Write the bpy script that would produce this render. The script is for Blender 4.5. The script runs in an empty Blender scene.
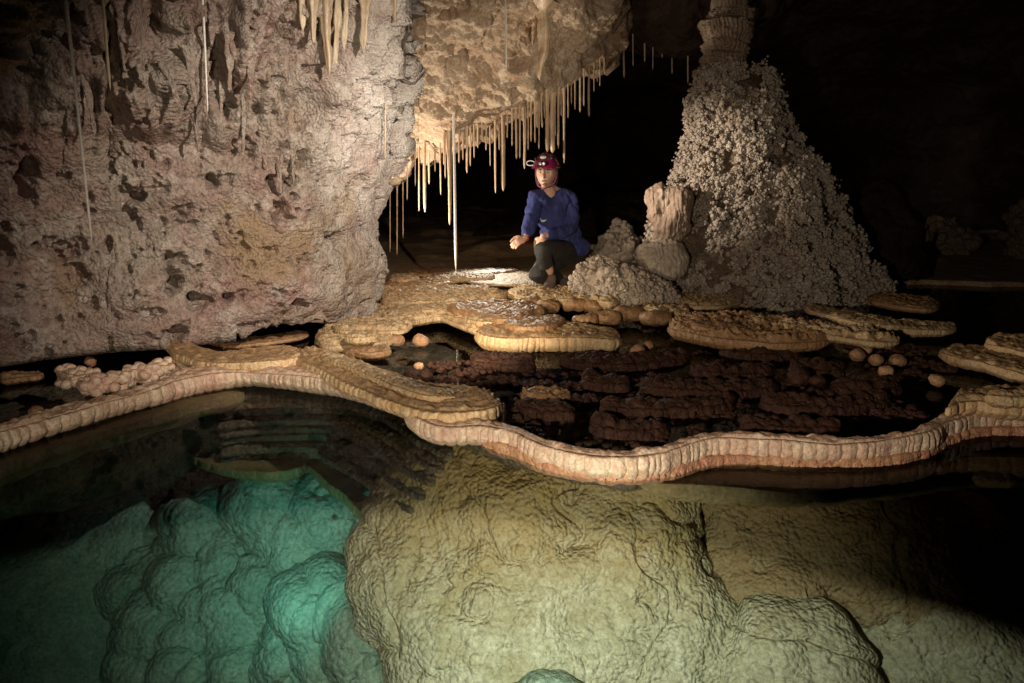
import bpy, bmesh, math, random
import numpy as np
from mathutils import Vector
random.seed(7)
R = math.radians
sc = bpy.context.scene
C = sc.collection

# ------------------------------------------------------------------ camera
W, H, FPX = 1024, 683, 682.67
CAMZ, PITCH = 0.88, R(12.55)
cam_d = bpy.data.cameras.new('camera'); cam_d.lens = 24; cam_d.sensor_width = 36
cam_d.clip_start = 0.05; cam_d.clip_end = 200
cam = bpy.data.objects.new('camera', cam_d); C.objects.link(cam)
cam.location = (0, 0, CAMZ); cam.rotation_euler = (math.pi/2 - PITCH, 0, 0)
sc.camera = cam
# ------------------------------------------------------------------ world: a cave, no sky; almost black air
w = bpy.data.worlds.new('World'); sc.world = w; w.use_nodes = True
w.node_tree.nodes['Background'].inputs[0].default_value = (0.9, 0.75, 0.6, 1)
w.node_tree.nodes['Background'].inputs[1].default_value = 0.001
# ------------------------------------------------------------------ unseen spot lamps put in to light the dark cave
def lamp(name, loc, aim, power, col, size=60, blend=0.6, radius=0.05):
    d = bpy.data.lights.new(name, 'SPOT'); d.energy = power; d.color = col
    d.spot_size = R(size); d.spot_blend = blend; d.shadow_soft_size = radius
    o = bpy.data.objects.new(name, d); C.objects.link(o); o.location = loc
    o.rotation_euler = (Vector(aim) - Vector(loc)).to_track_quat('-Z', 'Y').to_euler()
    return o
WARM = (1.0, 0.80, 0.58)
lamp('wall_fill', (0.55, 1.7, 1.6), (-1.05, 3.9, 0.72), 265, (1.0, 0.86, 0.72), 66, 1.0, 0.03)
lamp('edge_fill', (0.35, 3.1, 0.95), (-0.85, 4.1, 1.15), 62, (1.0, 0.92, 0.80), 40, 0.9, 0.03)
lamp('passage_lamp', (-0.95, 5.3, 0.42), (0.3, 5.2, 1.6), 80, (1.0, 0.86, 0.68), 150, 0.6, 0.04)
lamp('overhang_fill', (0.9, 3.4, 0.7), (0.0, 5.0, 1.75), 42, (1.0, 0.86, 0.68), 46, 0.9, 0.03)
lamp('back_lamp', (-0.22, 7.3, 0.72), (-0.1, 5.4, 0.05), 80, (1.0, 0.88, 0.70), 60, 0.7, 0.06)
lamp('ledge_fill', (-0.55, 2.3, 0.42), (0.05, 4.5, 0.10), 100, (1.0, 0.80, 0.56), 42, 0.9, 0.03)
lamp('formation_fill', (-0.5, 4.6, 1.15), (1.6, 5.8, 0.9), 170, (1.0, 0.86, 0.70), 38, 0.8, 0.03)
lamp('rim_fill', (-0.5, 0.1, 0.75), (0.0, 2.4, 0.02), 125, (1.0, 0.84, 0.65), 100, 0.8, 0.04)
lamp('pool_fill', (0.12, 1.05, -0.12), (0.22, 2.3, -0.60), 36, (1.0, 0.90, 0.72), 92, 0.95, 0.03)
lamp('deep_teal_fill', (-0.95, 2.15, -0.50), (-1.0, 3.2, -0.95), 8.5, (0.24, 0.88, 0.74), 100, 1.0, 0.02)  # added under water; its teal colour stands in for the deep water's tint
# ------------------------------------------------------------------ exposure
sc.view_settings.view_transform = 'Standard'; sc.view_settings.look = 'None'
sc.view_settings.exposure = 0.4; sc.view_settings.gamma = 1.0
sc.render.engine = 'CYCLES'
sc.cycles.use_denoising = True
sc.cycles.max_bounces = 6; sc.cycles.diffuse_bounces = 3; sc.cycles.glossy_bounces = 3
sc.cycles.transparent_max_bounces = 12; sc.cycles.sample_clamp_indirect = 4
sc.cycles.caustics_reflective = False; sc.cycles.caustics_refractive = False

# ------------------------------------------------------------------ projection helpers (photo pixel -> real place)
CT, ST = math.cos(PITCH), math.sin(PITCH)
def ray(px, py):
    px = np.asarray(px, float); py = np.asarray(py, float)
    xc = (px-512)/FPX; yc = (341.5-py)/FPX
    return np.stack([xc, CT+yc*ST, -ST+yc*CT], -1)
O0 = np.array([0, 0, CAMZ])
def G(px, py, z):
    d = ray(px, py); t = (z-CAMZ)/d[..., 2]
    return O0 + d*t[..., None]
def D(px, py, Y):
    d = ray(px, py); t = np.asarray(Y, float)/d[..., 1]
    return O0 + d*t[..., None]

# ------------------------------------------------------------------ numpy noise
def _h(ix, iy, iz, s=0):
    n = (ix.astype(np.int64)*374761393 + iy.astype(np.int64)*668265263 + iz.astype(np.int64)*2147483647 + s*1274126177) & 0xffffffff
    n = ((n ^ (n >> 13))*1274126177) & 0xffffffff
    n = ((n ^ (n >> 16))*2246822519) & 0xffffffff
    n = n ^ (n >> 15)
    return (n & 0xffffff)/float(0xffffff)
def vnoise(P, s=0):
    i = np.floor(P); f = P-i; u = f*f*f*(f*(f*6-15)+10)
    ix, iy, iz = i[..., 0], i[..., 1], i[..., 2]
    def c(a, b, d): return _h(ix+a, iy+b, iz+d, s)
    x0 = c(0,0,0)*(1-u[...,0])+c(1,0,0)*u[...,0]; x1 = c(0,1,0)*(1-u[...,0])+c(1,1,0)*u[...,0]
    x2 = c(0,0,1)*(1-u[...,0])+c(1,0,1)*u[...,0]; x3 = c(0,1,1)*(1-u[...,0])+c(1,1,1)*u[...,0]
    y0 = x0*(1-u[...,1])+x1*u[...,1]; y1 = x2*(1-u[...,1])+x3*u[...,1]
    return (y0*(1-u[...,2])+y1*u[...,2])*2-1
def fbm(P, o=4, s=0, g=0.5):
    a, t, r = 1.0, 0.0, 0.0
    for k in range(o):
        t = t + a*vnoise(P*2.03**k + 13.7*k, s+k); r += a; a *= g
    return t/r
def worley(P, s=0):
    """distance to the nearest of jittered points, one per unit cell"""
    i = np.floor(P); best = np.full(P.shape[:-1], 9.0)
    for a in (-1, 0, 1):
        for b in (-1, 0, 1):
            for c in (-1, 0, 1):
                jx, jy, jz = i[...,0]+a, i[...,1]+b, i[...,2]+c
                d = (jx+_h(jx,jy,jz,s)-P[...,0])**2 + (jy+_h(jx,jy,jz,s+11)-P[...,1])**2 + (jz+_h(jx,jy,jz,s+23)-P[...,2])**2
                best = np.minimum(best, d)
    return np.sqrt(best)
def bumps(P, s=0):
    """rounded knobs with sharp creases between, 0..1"""
    d = worley(P, s); return np.sqrt(np.clip(1-(d/0.95)**2, 0, 1))
def sst(a, b, x):
    t = np.clip((x-a)/(b-a), 0, 1); return t*t*(3-2*t)

# ------------------------------------------------------------------ mesh helpers
def normals(P, wrap_u=False):
    if wrap_u: Pu = np.roll(P, -1, 1)-np.roll(P, 1, 1)
    else: Pu = np.gradient(P, axis=1)
    Pv = np.gradient(P, axis=0)
    N = np.cross(Pu, Pv); l = np.linalg.norm(N, axis=-1, keepdims=True); l[l < 1e-12] = 1
    return N/l
def link(o, parent=None):
    C.objects.link(o)
    if parent is not None: o.parent = parent
    return o
def mesh_from(name, V, F, mat, origin=None, parent=None, smooth=True):
    """F: list/array of faces all of the same size, or list of arrays"""
    V = np.asarray(V, float).reshape(-1, 3)
    if origin is None: origin = parent_origin(parent)
    origin = np.asarray(origin, float)
    Vl = V-origin
    if not isinstance(F, list): F = [F]
    F = [np.asarray(f, np.int32) for f in F if len(f)]
    me = bpy.data.meshes.new(name)
    me.vertices.add(len(Vl)); me.vertices.foreach_set('co', Vl.astype(np.float32).ravel())
    nl = sum(f.size for f in F); nf = sum(len(f) for f in F)
    me.loops.add(nl); me.polygons.add(nf)
    me.loops.foreach_set('vertex_index', np.concatenate([f.ravel() for f in F]))
    tot = np.concatenate([np.full(len(f), f.shape[1], np.int32) for f in F])
    st = np.concatenate([[0], np.cumsum(tot)[:-1]]).astype(np.int32)
    me.polygons.foreach_set('loop_start', st); me.polygons.foreach_set('loop_total', tot)
    me.polygons.foreach_set('use_smooth', np.full(nf, smooth))
    me.update(); me.validate()
    me.materials.append(mat)
    o = bpy.data.objects.new(name, me); link(o, parent)
    if parent is None: o.location = origin
    else:
        po = parent_origin(parent); o.location = origin-po
    o['_ox'], o['_oy'], o['_oz'] = [float(v) for v in origin]
    return o
def parent_origin(p):
    if p is None: return np.zeros(3)
    if '_ox' in p: return np.array([p['_ox'], p['_oy'], p['_oz']])
    return np.zeros(3)
def grid_faces(nr, nc, wrap_u=False, wrap_v=False, off=0):
    r = np.arange(nr if wrap_v else nr-1); c = np.arange(nc if wrap_u else nc-1)
    rr, cc = np.meshgrid(r, c, indexing='ij')
    a = rr*nc+cc; b = rr*nc+(cc+1) % nc; d = ((rr+1) % nr)*nc+cc; e = ((rr+1) % nr)*nc+(cc+1) % nc
    return np.stack([a, b, e, d], -1).reshape(-1, 4)+off
def tag(o, label=None, cat=None, group=None, kind=None):
    if label: o['label'] = label
    if cat: o['category'] = cat
    if group: o['group'] = group
    if kind: o['kind'] = kind
    return o
def empty(name, origin):
    o = bpy.data.objects.new(name, None); link(o); o.location = origin; o.empty_display_size = 0.1
    o['_ox'], o['_oy'], o['_oz'] = [float(v) for v in origin]
    return o
_ico = {}
def ico(n):
    if n not in _ico:
        bm = bmesh.new(); bmesh.ops.create_icosphere(bm, subdivisions=n, radius=1)
        _ico[n] = (np.array([v.co[:] for v in bm.verts]), np.array([[v.index for v in f.verts] for f in bm.faces])); bm.free()
    return _ico[n]
def balls_data(cen, rad, sub=2, squash=None):
    V, F = ico(sub); cen = np.asarray(cen); rad = np.asarray(rad)
    n = len(cen)
    VV = V[None]*rad[:, None, None]
    if squash is not None: VV = VV*np.asarray(squash)[:, None, :]
    VV = VV + cen[:, None]
    # irregular knobs
    VV = VV + (0.18*rad[:, None, None])*np.stack([vnoise(VV/ (rad[:, None, None]*1.1)+k*7.1, 5+k) for k in range(3)], -1)
    FF = (F[None] + (np.arange(n)*len(V))[:, None, None]).reshape(-1, 3)
    return VV.reshape(-1, 3), FF
def spline(pts, n):
    P = np.asarray(pts, float)
    d = np.concatenate([[0], np.cumsum(np.maximum(np.linalg.norm(np.diff(P, axis=0), axis=1), 1e-6)**0.5)])
    t = np.linspace(0, d[-1], n*4)
    Pe = np.concatenate([[2*P[0]-P[1]], P, [2*P[-1]-P[-2]]])
    de = np.concatenate([[d[0]-(d[1]-d[0])], d, [d[-1]+(d[-1]-d[-2])]])
    k = np.clip(np.searchsorted(d, t, side='right')-1, 0, len(P)-2)
    t0, t1, t2, t3 = de[k], de[k+1], de[k+2], de[k+3]
    p0, p1, p2, p3 = Pe[k], Pe[k+1], Pe[k+2], Pe[k+3]
    def L(a, b, ta, tb): return ((tb-t)/(tb-ta))[:, None]*a+((t-ta)/(tb-ta))[:, None]*b
    A1 = L(p0,p1,t0,t1); A2 = L(p1,p2,t1,t2); A3 = L(p2,p3,t2,t3)
    B1 = L(A1,A2,t0,t2); B2 = L(A2,A3,t1,t3)
    Q = L(B1,B2,t1,t2)
    s = np.concatenate([[0], np.cumsum(np.linalg.norm(np.diff(Q, axis=0), axis=1))])
    u = np.linspace(0, s[-1], n)
    return np.stack([np.interp(u, s, Q[:, j]) for j in range(P.shape[1])], -1)

# ------------------------------------------------------------------ materials
def nd(nt, t, **k):
    n = nt.nodes.new(t)
    for a, b in k.items(): setattr(n, a, b)
    return n
def rock(name, cols, scale=3.0, rough=0.75, bump=0.3, bscale=60, fine=180, pits=None, zcol=None, stretch=(1,1,1), spec=0.4, patch=None, coat=0.0, bdist=0.01, crust=None, lit_edge=None, clim=(1.12, 1.36), fineb=1.0):
    """cols: 3 mineral colours mixed by noise. pits: (colour, lo, hi) dark noise patches, on the wall painted in for the shade of cavities. zcol: (colour, z0, z1) colour blended in by height."""
    m = bpy.data.materials.new(name); m.use_nodes = True; nt = m.node_tree; L = nt.links.new
    b = nt.nodes['Principled BSDF']; b.inputs['Specular IOR Level'].default_value = spec
    b.inputs['Coat Weight'].default_value = coat; b.inputs['Coat Roughness'].default_value = 0.25
    tc = nd(nt, 'ShaderNodeNewGeometry'); mp = nd(nt, 'ShaderNodeMapping'); mp.inputs['Scale'].default_value = stretch
    L(tc.outputs['Position'], mp.inputs['Vector']); V = mp.outputs[0]
    def noise(s, d=5, r=0.6, dist=0.0):
        n = nd(nt, 'ShaderNodeTexNoise'); n.inputs['Scale'].default_value = s; n.inputs['Detail'].default_value = d
        n.inputs['Roughness'].default_value = r; n.inputs['Distortion'].default_value = dist; L(V, n.inputs['Vector']); return n.outputs['Fac']
    def ramp(fac, a, z):
        n = nd(nt, 'ShaderNodeMapRange'); n.inputs['From Min'].default_value = a; n.inputs['From Max'].default_value = z; L(fac, n.inputs['Value']); return n.outputs[0]
    def mix(f, a, c, mode='MIX'):
        n = nd(nt, 'ShaderNodeMix', data_type='RGBA', blend_type=mode)
        if hasattr(f, 'links'): L(f, n.inputs[0])
        else: n.inputs[0].default_value = f
        for i, v in ((6, a), (7, c)):
            if hasattr(v, 'links'): L(v, n.inputs[i])
            else: n.inputs[i].default_value = (*v, 1)
        return n.outputs[2]
    c = mix(ramp(noise(scale), 0.40, 0.60), cols[0], cols[1])
    c = mix(ramp(noise(scale*2.7, 6, 0.7, 0.5), 0.5, 0.68), c, cols[2])
    c = mix(0.8, c, mix(ramp(noise(scale*14, 4, 0.7), 0.3, 0.7), (0.55,0.52,0.50), (1.3,1.3,1.3)), 'MULTIPLY')
    if patch: c = mix(ramp(noise(patch[1], 4, 0.6, 0.8), patch[2], patch[3]), c, patch[0])
    if pits: c = mix(ramp(noise(pits[3], 8, 0.75, 0.6), pits[1], pits[2]), c, pits[0])  # on the wall, shade of cavities painted into the colour
    if zcol:
        sx = nd(nt, 'ShaderNodeSeparateXYZ'); L(tc.outputs['Position'], sx.inputs[0])
        ad = nd(nt, 'ShaderNodeMath', operation='MULTIPLY_ADD'); L(noise(scale*4), ad.inputs[0]); ad.inputs[1].default_value = zcol[3]; L(sx.outputs['Z'], ad.inputs[2])
        c = mix(ramp(ad.outputs[0], zcol[1], zcol[2]), c, zcol[0])
    if lit_edge:  # light on the wall's right edge put into colour, with pale crust
        sf = nd(nt, 'ShaderNodeSeparateXYZ'); L(tc.outputs['Position'], sf.inputs[0])
        af = nd(nt, 'ShaderNodeMath', operation='MULTIPLY_ADD'); L(noise(scale*3, 6, 0.75), af.inputs[0]); af.inputs[1].default_value = 1.6; L(sf.outputs['X'], af.inputs[2])
        c = mix(ramp(af.outputs[0], lit_edge[1]+0.8, lit_edge[2]+0.8), c, lit_edge[0])
    if crust:
        sn = nd(nt, 'ShaderNodeSeparateXYZ'); L(tc.outputs['Normal'], sn.inputs[0])
        a2 = nd(nt, 'ShaderNodeMath', operation='MULTIPLY_ADD'); L(noise(scale*6, 4, 0.7), a2.inputs[0]); a2.inputs[1].default_value = 0.8; L(sn.outputs['Z'], a2.inputs[2])
        c = mix(ramp(a2.outputs[0], *clim), c, mix(ramp(noise(scale*5, 6, 0.75), 0.42, 0.6), crust[0], crust[1]))
    L(c, b.inputs['Base Color'])
    r = nd(nt, 'ShaderNodeMapRange'); L(noise(scale*9), r.inputs['Value']); r.inputs['To Min'].default_value = rough-0.2; r.inputs['To Max'].default_value = rough+0.2; L(r.outputs[0], b.inputs['Roughness'])
    v = nd(nt, 'ShaderNodeTexVoronoi'); v.inputs['Scale'].default_value = bscale; L(V, v.inputs['Vector'])
    n1 = noise(fine, 4, 0.6)
    b1 = nd(nt, 'ShaderNodeBump', invert=True); b1.inputs['Strength'].default_value = bump; b1.inputs['Distance'].default_value = bdist; L(v.outputs['Distance'], b1.inputs['Height'])
    b2 = nd(nt, 'ShaderNodeBump'); b2.inputs['Strength'].default_value = bump*fineb; b2.inputs['Distance'].default_value = bdist*0.6; L(n1, b2.inputs['Height']); L(b1.outputs[0], b2.inputs['Normal'])
    L(b2.outputs[0], b.inputs['Normal'])
    return m
def plain(name, col, rough=0.6, bump=0.2, bs=200, var=0.25, **k):
    m = bpy.data.materials.new(name); m.use_nodes = True; nt = m.node_tree; L = nt.links.new
    b = nt.nodes['Principled BSDF']; b.inputs['Roughness'].default_value = rough
    for a, v in k.items(): b.inputs[a.replace('_', ' ')].default_value = v
    tc = nd(nt, 'ShaderNodeTexCoord'); n = nd(nt, 'ShaderNodeTexNoise'); n.inputs['Scale'].default_value = bs; L(tc.outputs['Object'], n.inputs['Vector'])
    mx = nd(nt, 'ShaderNodeMix', data_type='RGBA'); L(n.outputs['Fac'], mx.inputs[0])
    mx.inputs[6].default_value = (*[c*(1-var) for c in col], 1); mx.inputs[7].default_value = (*[min(1, c*(1+var)) for c in col], 1)
    L(mx.outputs[2], b.inputs['Base Color'])
    bp = nd(nt, 'ShaderNodeBump'); bp.inputs['Strength'].default_value = bump; bp.inputs['Distance'].default_value = 0.002; L(n.outputs['Fac'], bp.inputs['Height']); L(bp.outputs[0], b.inputs['Normal'])
    return m

M = {}
M['wall'] = rock('wall_rock', [(0.38,0.315,0.26), (0.35,0.225,0.19), (0.54,0.48,0.42)], 2.6, 0.8, 1.0, 60, 170, pits=((0.13,0.09,0.07), 0.55, 0.70, 11.0), patch=((0.34,0.24,0.15), 1.6, 0.52, 0.66), bdist=0.012, lit_edge=((0.72,0.67,0.60), -1.15, -0.35))
M['ceil'] = rock('overhang_rock', [(0.44,0.34,0.24), (0.36,0.25,0.165), (0.56,0.47,0.36)], 3.5, 0.8, 0.5, 60, 150, pits=((0.06,0.035,0.02), 0.60, 0.72, 6.0))
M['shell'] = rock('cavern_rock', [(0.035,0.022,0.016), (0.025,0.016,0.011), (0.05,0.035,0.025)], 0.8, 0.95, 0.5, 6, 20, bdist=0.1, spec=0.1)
M['floor'] = rock('floor_crust', [(0.42,0.28,0.16), (0.32,0.20,0.11), (0.5,0.38,0.25)], 4, 0.5, 0.4, 40, 120)
M['shelf'] = rock('shelfstone', [(0.74,0.54,0.30), (0.66,0.44,0.22), (0.82,0.66,0.42)], 6, 0.5, 0.3, 90, 260, spec=0.5, crust=((0.26,0.15,0.07), (0.48,0.32,0.17)), clim=(0.9, 1.2))
M['shelf_far'] = rock('shelfstone_pale', [(0.74,0.55,0.31), (0.64,0.43,0.22), (0.82,0.67,0.44)], 6, 0.55, 0.6, 80, 200, spec=0.35, crust=((0.30,0.18,0.085), (0.62,0.48,0.29)), clim=(0.9, 1.2))
M['shelf_brown'] = rock('shelfstone_brown', [(0.46,0.27,0.13), (0.36,0.20,0.09), (0.54,0.35,0.19)], 5, 0.5, 0.4, 70, 200, spec=0.5, crust=((0.22,0.12,0.06), (0.34,0.21,0.11)))
M['rim'] = rock('rim_shelfstone', [(0.78,0.60,0.43), (0.70,0.48,0.36), (0.86,0.74,0.58)], 5, 0.5, 0.3, 110, 260, spec=0.5, pits=((0.52,0.30,0.20), 0.56, 0.70, 18), crust=((0.42,0.24,0.15), (0.58,0.40,0.28)))
M['rim_foot'] = rock('rim_popcorn', [(0.56,0.31,0.17), (0.52,0.25,0.16), (0.66,0.42,0.26)], 9, 0.5, 0.3, 120, 260, spec=0.5)
M['olive'] = rock('drowned_ledge', [(0.29,0.22,0.10), (0.23,0.17,0.07), (0.34,0.27,0.15)], 4, 0.8, 0.4, 60, 160)
M['bed'] = rock('pool_bed_rock', [(0.20,0.155,0.10), (0.15,0.11,0.07), (0.28,0.23,0.15)], 2.5, 0.85, 0.8, 40, 120, pits=((0.05,0.04,0.03), 0.54, 0.66, 5.0), bdist=0.02)
M['boulder'] = rock('drowned_boulder', [(0.56,0.52,0.38), (0.46,0.42,0.29), (0.66,0.62,0.49)], 3.2, 0.85, 0.8, 60, 170, patch=((0.36,0.30,0.16), 1.8, 0.54, 0.68), bdist=0.014, fineb=0.35, zcol=((0.40,0.25,0.085), -0.48, 0.0, 0.30))
M['boulder_dark'] = rock('drowned_boulder_ochre', [(0.42,0.34,0.21), (0.34,0.27,0.16), (0.52,0.45,0.31)], 3.2, 0.85, 0.8, 60, 170, bdist=0.014, fineb=0.35, zcol=((0.32,0.165,0.06), -0.62, -0.05, 0.30))
M['pillow'] = rock('water_tinted_pillow', [(0.33,0.42,0.34), (0.25,0.34,0.28), (0.44,0.52,0.42)], 4.0, 0.85, 0.7, 40, 130, bdist=0.014)  # blue-green tint of the deep water put into the rock colour
M['popcorn'] = rock('cave_popcorn', [(0.55,0.475,0.395), (0.47,0.38,0.30), (0.66,0.59,0.51)], 5, 0.8, 0.5, 110, 300, pits=((0.26,0.18,0.12), 0.58, 0.72, 7))
M['popcorn_base'] = rock('popcorn_core', [(0.26,0.19,0.13), (0.20,0.14,0.09), (0.34,0.26,0.19)], 4, 0.85, 0.8, 50, 150, bdist=0.02)
M['drape'] = rock('fluted_flowstone', [(0.36,0.27,0.20), (0.30,0.21,0.15), (0.42,0.33,0.25)], 5, 0.7, 0.4, 60, 160, stretch=(1,1,0.3))
M['knob'] = rock('pool_knob', [(0.50,0.30,0.16), (0.42,0.22,0.12), (0.58,0.40,0.24)], 8, 0.5, 0.3, 90, 220)
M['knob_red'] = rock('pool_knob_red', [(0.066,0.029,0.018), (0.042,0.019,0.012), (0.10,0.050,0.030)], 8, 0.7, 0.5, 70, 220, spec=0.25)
M['straw'] = rock('soda_straw', [(0.62,0.46,0.30), (0.55,0.38,0.24), (0.74,0.62,0.48)], 12, 0.4, 0.15, 90, 220, stretch=(1,1,0.25), spec=0.6)
M['straw_white'] = rock('white_soda_straw', [(0.80,0.76,0.70), (0.74,0.68,0.60), (0.85,0.82,0.78)], 12, 0.35, 0.1, 90, 220, spec=0.6)
M['tite'] = rock('cream_stalactite', [(0.55,0.44,0.30), (0.46,0.36,0.24), (0.62,0.53,0.38)], 6, 0.5, 0.25, 50, 160, stretch=(1,1,0.25), spec=0.5)
M['tite_grey'] = rock('grey_stalactite', [(0.24,0.21,0.19), (0.20,0.165,0.15), (0.32,0.28,0.26)], 6, 0.6, 0.35, 50, 160, stretch=(1,1,0.25))

def water_mat():
    m = bpy.data.materials.new('pool_water'); m.use_nodes = True; nt = m.node_tree; L = nt.links.new
    nt.nodes.clear(); out = nd(nt, 'ShaderNodeOutputMaterial')
    fr = nd(nt, 'ShaderNodeFresnel'); fr.inputs['IOR'].default_value = 1.10
    t = nd(nt, 'ShaderNodeBsdfTransparent'); g = nd(nt, 'ShaderNodeBsdfGlossy'); g.inputs['Roughness'].default_value = 0.02
    mx = nd(nt, 'ShaderNodeMixShader'); L(fr.outputs[0], mx.inputs[0]); L(t.outputs[0], mx.inputs[1]); L(g.outputs[0], mx.inputs[2])
    n = nd(nt, 'ShaderNodeTexNoise'); n.inputs['Scale'].default_value = 5; n.inputs['Detail'].default_value = 2
    gp = nd(nt, 'ShaderNodeNewGeometry'); L(gp.outputs['Position'], n.inputs['Vector'])
    b = nd(nt, 'ShaderNodeBump'); b.inputs['Strength'].default_value = 0.04; b.inputs['Distance'].default_value = 0.01; L(n.outputs['Fac'], b.inputs['Height'])
    L(b.outputs[0], g.inputs['Normal']); L(b.outputs[0], fr.inputs['Normal'])
    L(mx.outputs[0], out.inputs['Surface'])
    a = nd(nt, 'ShaderNodeVolumeAbsorption'); a.inputs['Color'].default_value = (0.0, 0.70, 0.60, 1); a.inputs['Density'].default_value = 0.16
    L(a.outputs[0], out.inputs['Volume'])
    return m
M['water'] = water_mat()

# ================================================================== SETTING
# ---- cavern shell (dark, far) : a big closed dome round the chamber
def cavern():
    nr, nc = 160, 260
    th = np.linspace(0.0, math.pi/2*1.15, nr)[:, None]; ph = np.linspace(0, 2*math.pi, nc, endpoint=False)[None]
    P = np.stack([np.sin(th)*np.cos(ph)*9.0, np.sin(th)*np.sin(ph)*9.5+5.0, np.cos(th)*4.6+np.zeros_like(ph)-0.3], -1)
    N = (P-np.array([0, 5, 0])); N /= np.linalg.norm(N, axis=-1, keepdims=True)
    P = P + N*(0.9*fbm(P*0.35, 5, 3)+0.25*fbm(P*1.6, 4, 9))[..., None]
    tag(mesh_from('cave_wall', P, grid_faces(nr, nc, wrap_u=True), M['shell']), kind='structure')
cavern()

# ---- main rim line in plan (front top edge)
RIM_L = [(-150,478),(-80,455),(0,431),(70,410),(140,392),(200,376),(240,371),(290,374),(350,384),(420,405)]
RIM_R = [(404,408),(440,424),(480,424),(510,430),(540,443),(577,452),(625,456),(665,452),(689,445),(715,440),(771,440),(827,443),(880,441),(921,435),(950,420),(990,412),(1050,414),(1160,425)]
ZT = 0.078
allrim = np.concatenate([G(*np.array(RIM_L[:-1]).T, ZT), G(*np.array(RIM_R[3:]).T, ZT)])
xs_, ys_ = allrim[:, 0], allrim[:, 1]
def yrim(x):
    o = np.argsort(xs_); return np.interp(x, xs_[o], ys_[o])

# ---- pool bed: shallow shelf behind the rim, steep drowned wall under it, deep floor
def bed():
    xs = np.linspace(-5.5, 5.0, 760)
    k = np.hanning(41); k /= k.sum()
    yr = yrim(xs); yr = np.convolve(np.pad(yr, 20, mode='edge'), k, 'valid')
    prof = [(6.6,-0.10),(3.5,-0.14),(1.2,-0.16),(0.35,-0.16),(0.16,-0.13),(0.09,-0.05),(0.05,-0.04),(-0.0,-0.07),(-0.02,-0.2),(-0.04,-0.5),(-0.06,-0.9),(-0.12,-1.35),(-0.35,-1.75),(-1.0,-2.0),(-4.5,-2.1)]
    pr = spline(prof, 420)
    # more rows near the wall
    d = pr[:, 0][:, None]; z = pr[:, 1][:, None]
    push = np.interp(xs, [-5,-1.9,-1.3,-0.7,-0.25,0.1,0.6,1.2,5], [0.25,0.3,0.65,0.65,0.5,0.48,0.48,0.5,0.5])[None]
    push = push+np.interp(xs, [-5,-3,-2.2,-1.6,-0.7,-0.4,0.1,5], [1.2,1.5,1.6,1.3,0.7,0.5,0.2,0.1])[None]*sst(-0.2, -0.8, z)
    deep = sst(-0.12, -0.3, z)
    y = yr[None] + d + push*sst(-0.02,-0.12,z)*(d < 0.09)
    P = np.stack([np.broadcast_to(xs[None], y.shape), y, np.broadcast_to(z, y.shape)], -1).copy()
    # growth steps: terraces under the left inlet
    N = normals(P); N[N[..., 1] > 0] *= 1
    N = np.where((N[..., 1:2]+(-N[..., 2:3]) > 0), -N, N)
    under = sst(-0.08, -0.15, P[..., 2])*(np.broadcast_to(d, y.shape) < 0.12)
    st = (P[..., 2]*16+0.9*fbm(P*2.2, 3, 4)); tri = 1-np.abs((st % 1)*2-1)
    terr = np.exp(-((P[..., 0]+1.15)/0.75)**2)*sst(-1.0, -0.6, P[..., 2])
    P = P + N*(under*(0.035*tri**2*terr+0.10*fbm(P*1.7, 4, 6)+0.03*bumps(P*9, 2)+0.012*bumps(P*28, 3)))[..., None]
    back = (1-under)*(np.broadcast_to(d, y.shape) > 0.12)
    P[..., 2] += back*(0.035*fbm(P*4, 4, 8)+0.03*bumps(P*11, 7)-0.01)
    P[..., 2] = np.minimum(P[..., 2], -0.012)
    tag(mesh_from('pool_bed', P, grid_faces(*P.shape[:2]), M['bed']), kind='structure')
bed()

# ---- water: one level sheet with depth under it
def water():
    x0, x1, y0, y1, zb = -6.5, 6.5, -3.5, 8.6, -2.6
    V = [(x0,y0,0),(x1,y0,0),(x1,y1,0),(x0,y1,0),(x0,y0,zb),(x1,y0,zb),(x1,y1,zb),(x0,y1,zb)]
    F = [(0,1,2,3),(4,7,6,5),(0,4,5,1),(1,5,6,2),(2,6,7,3),(3,7,4,0)]
    tag(mesh_from('water', V, np.array(F), M['water'], smooth=False), kind='structure')
water()

# ---- dry crust floor at the back
def floor():
    nr, nc = 260, 420
    u = np.linspace(0, 1, nr)[:, None]; X = np.linspace(-7, 8, nc)[None]; wob = 0.35*fbm(np.stack([X*1.3, 0*X, 0*X], -1), 4, 88)
    y0 = np.interp(X, [-7,-1.5,-0.9,-0.2,0.3,0.9,1.4,2.2,3.2,8], [4.8,5.0,5.7,5.8,5.35,4.75,4.8,5.6,6.4,6.6])+wob*(np.abs(X-0.3) > 1.2)
    Y = y0 + (14.5-y0)*u**1.6
    Z = 0.045*sst(0, 0.03, u)-0.03*(1-sst(0,0.02,u)) + 0.5*u**2
    P = np.stack([np.broadcast_to(X, Y.shape), Y, np.broadcast_to(Z, Y.shape)], -1).copy()
    P[..., 2] += 0.012*fbm(P*6, 4, 1)+0.10*np.maximum(fbm(P*1.1, 3, 21), 0)*sst(7.0, 8.5, P[..., 1])*2
    tag(mesh_from('cave_floor', P, grid_faces(nr, nc), M['floor']), kind='structure')
floor()

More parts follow.
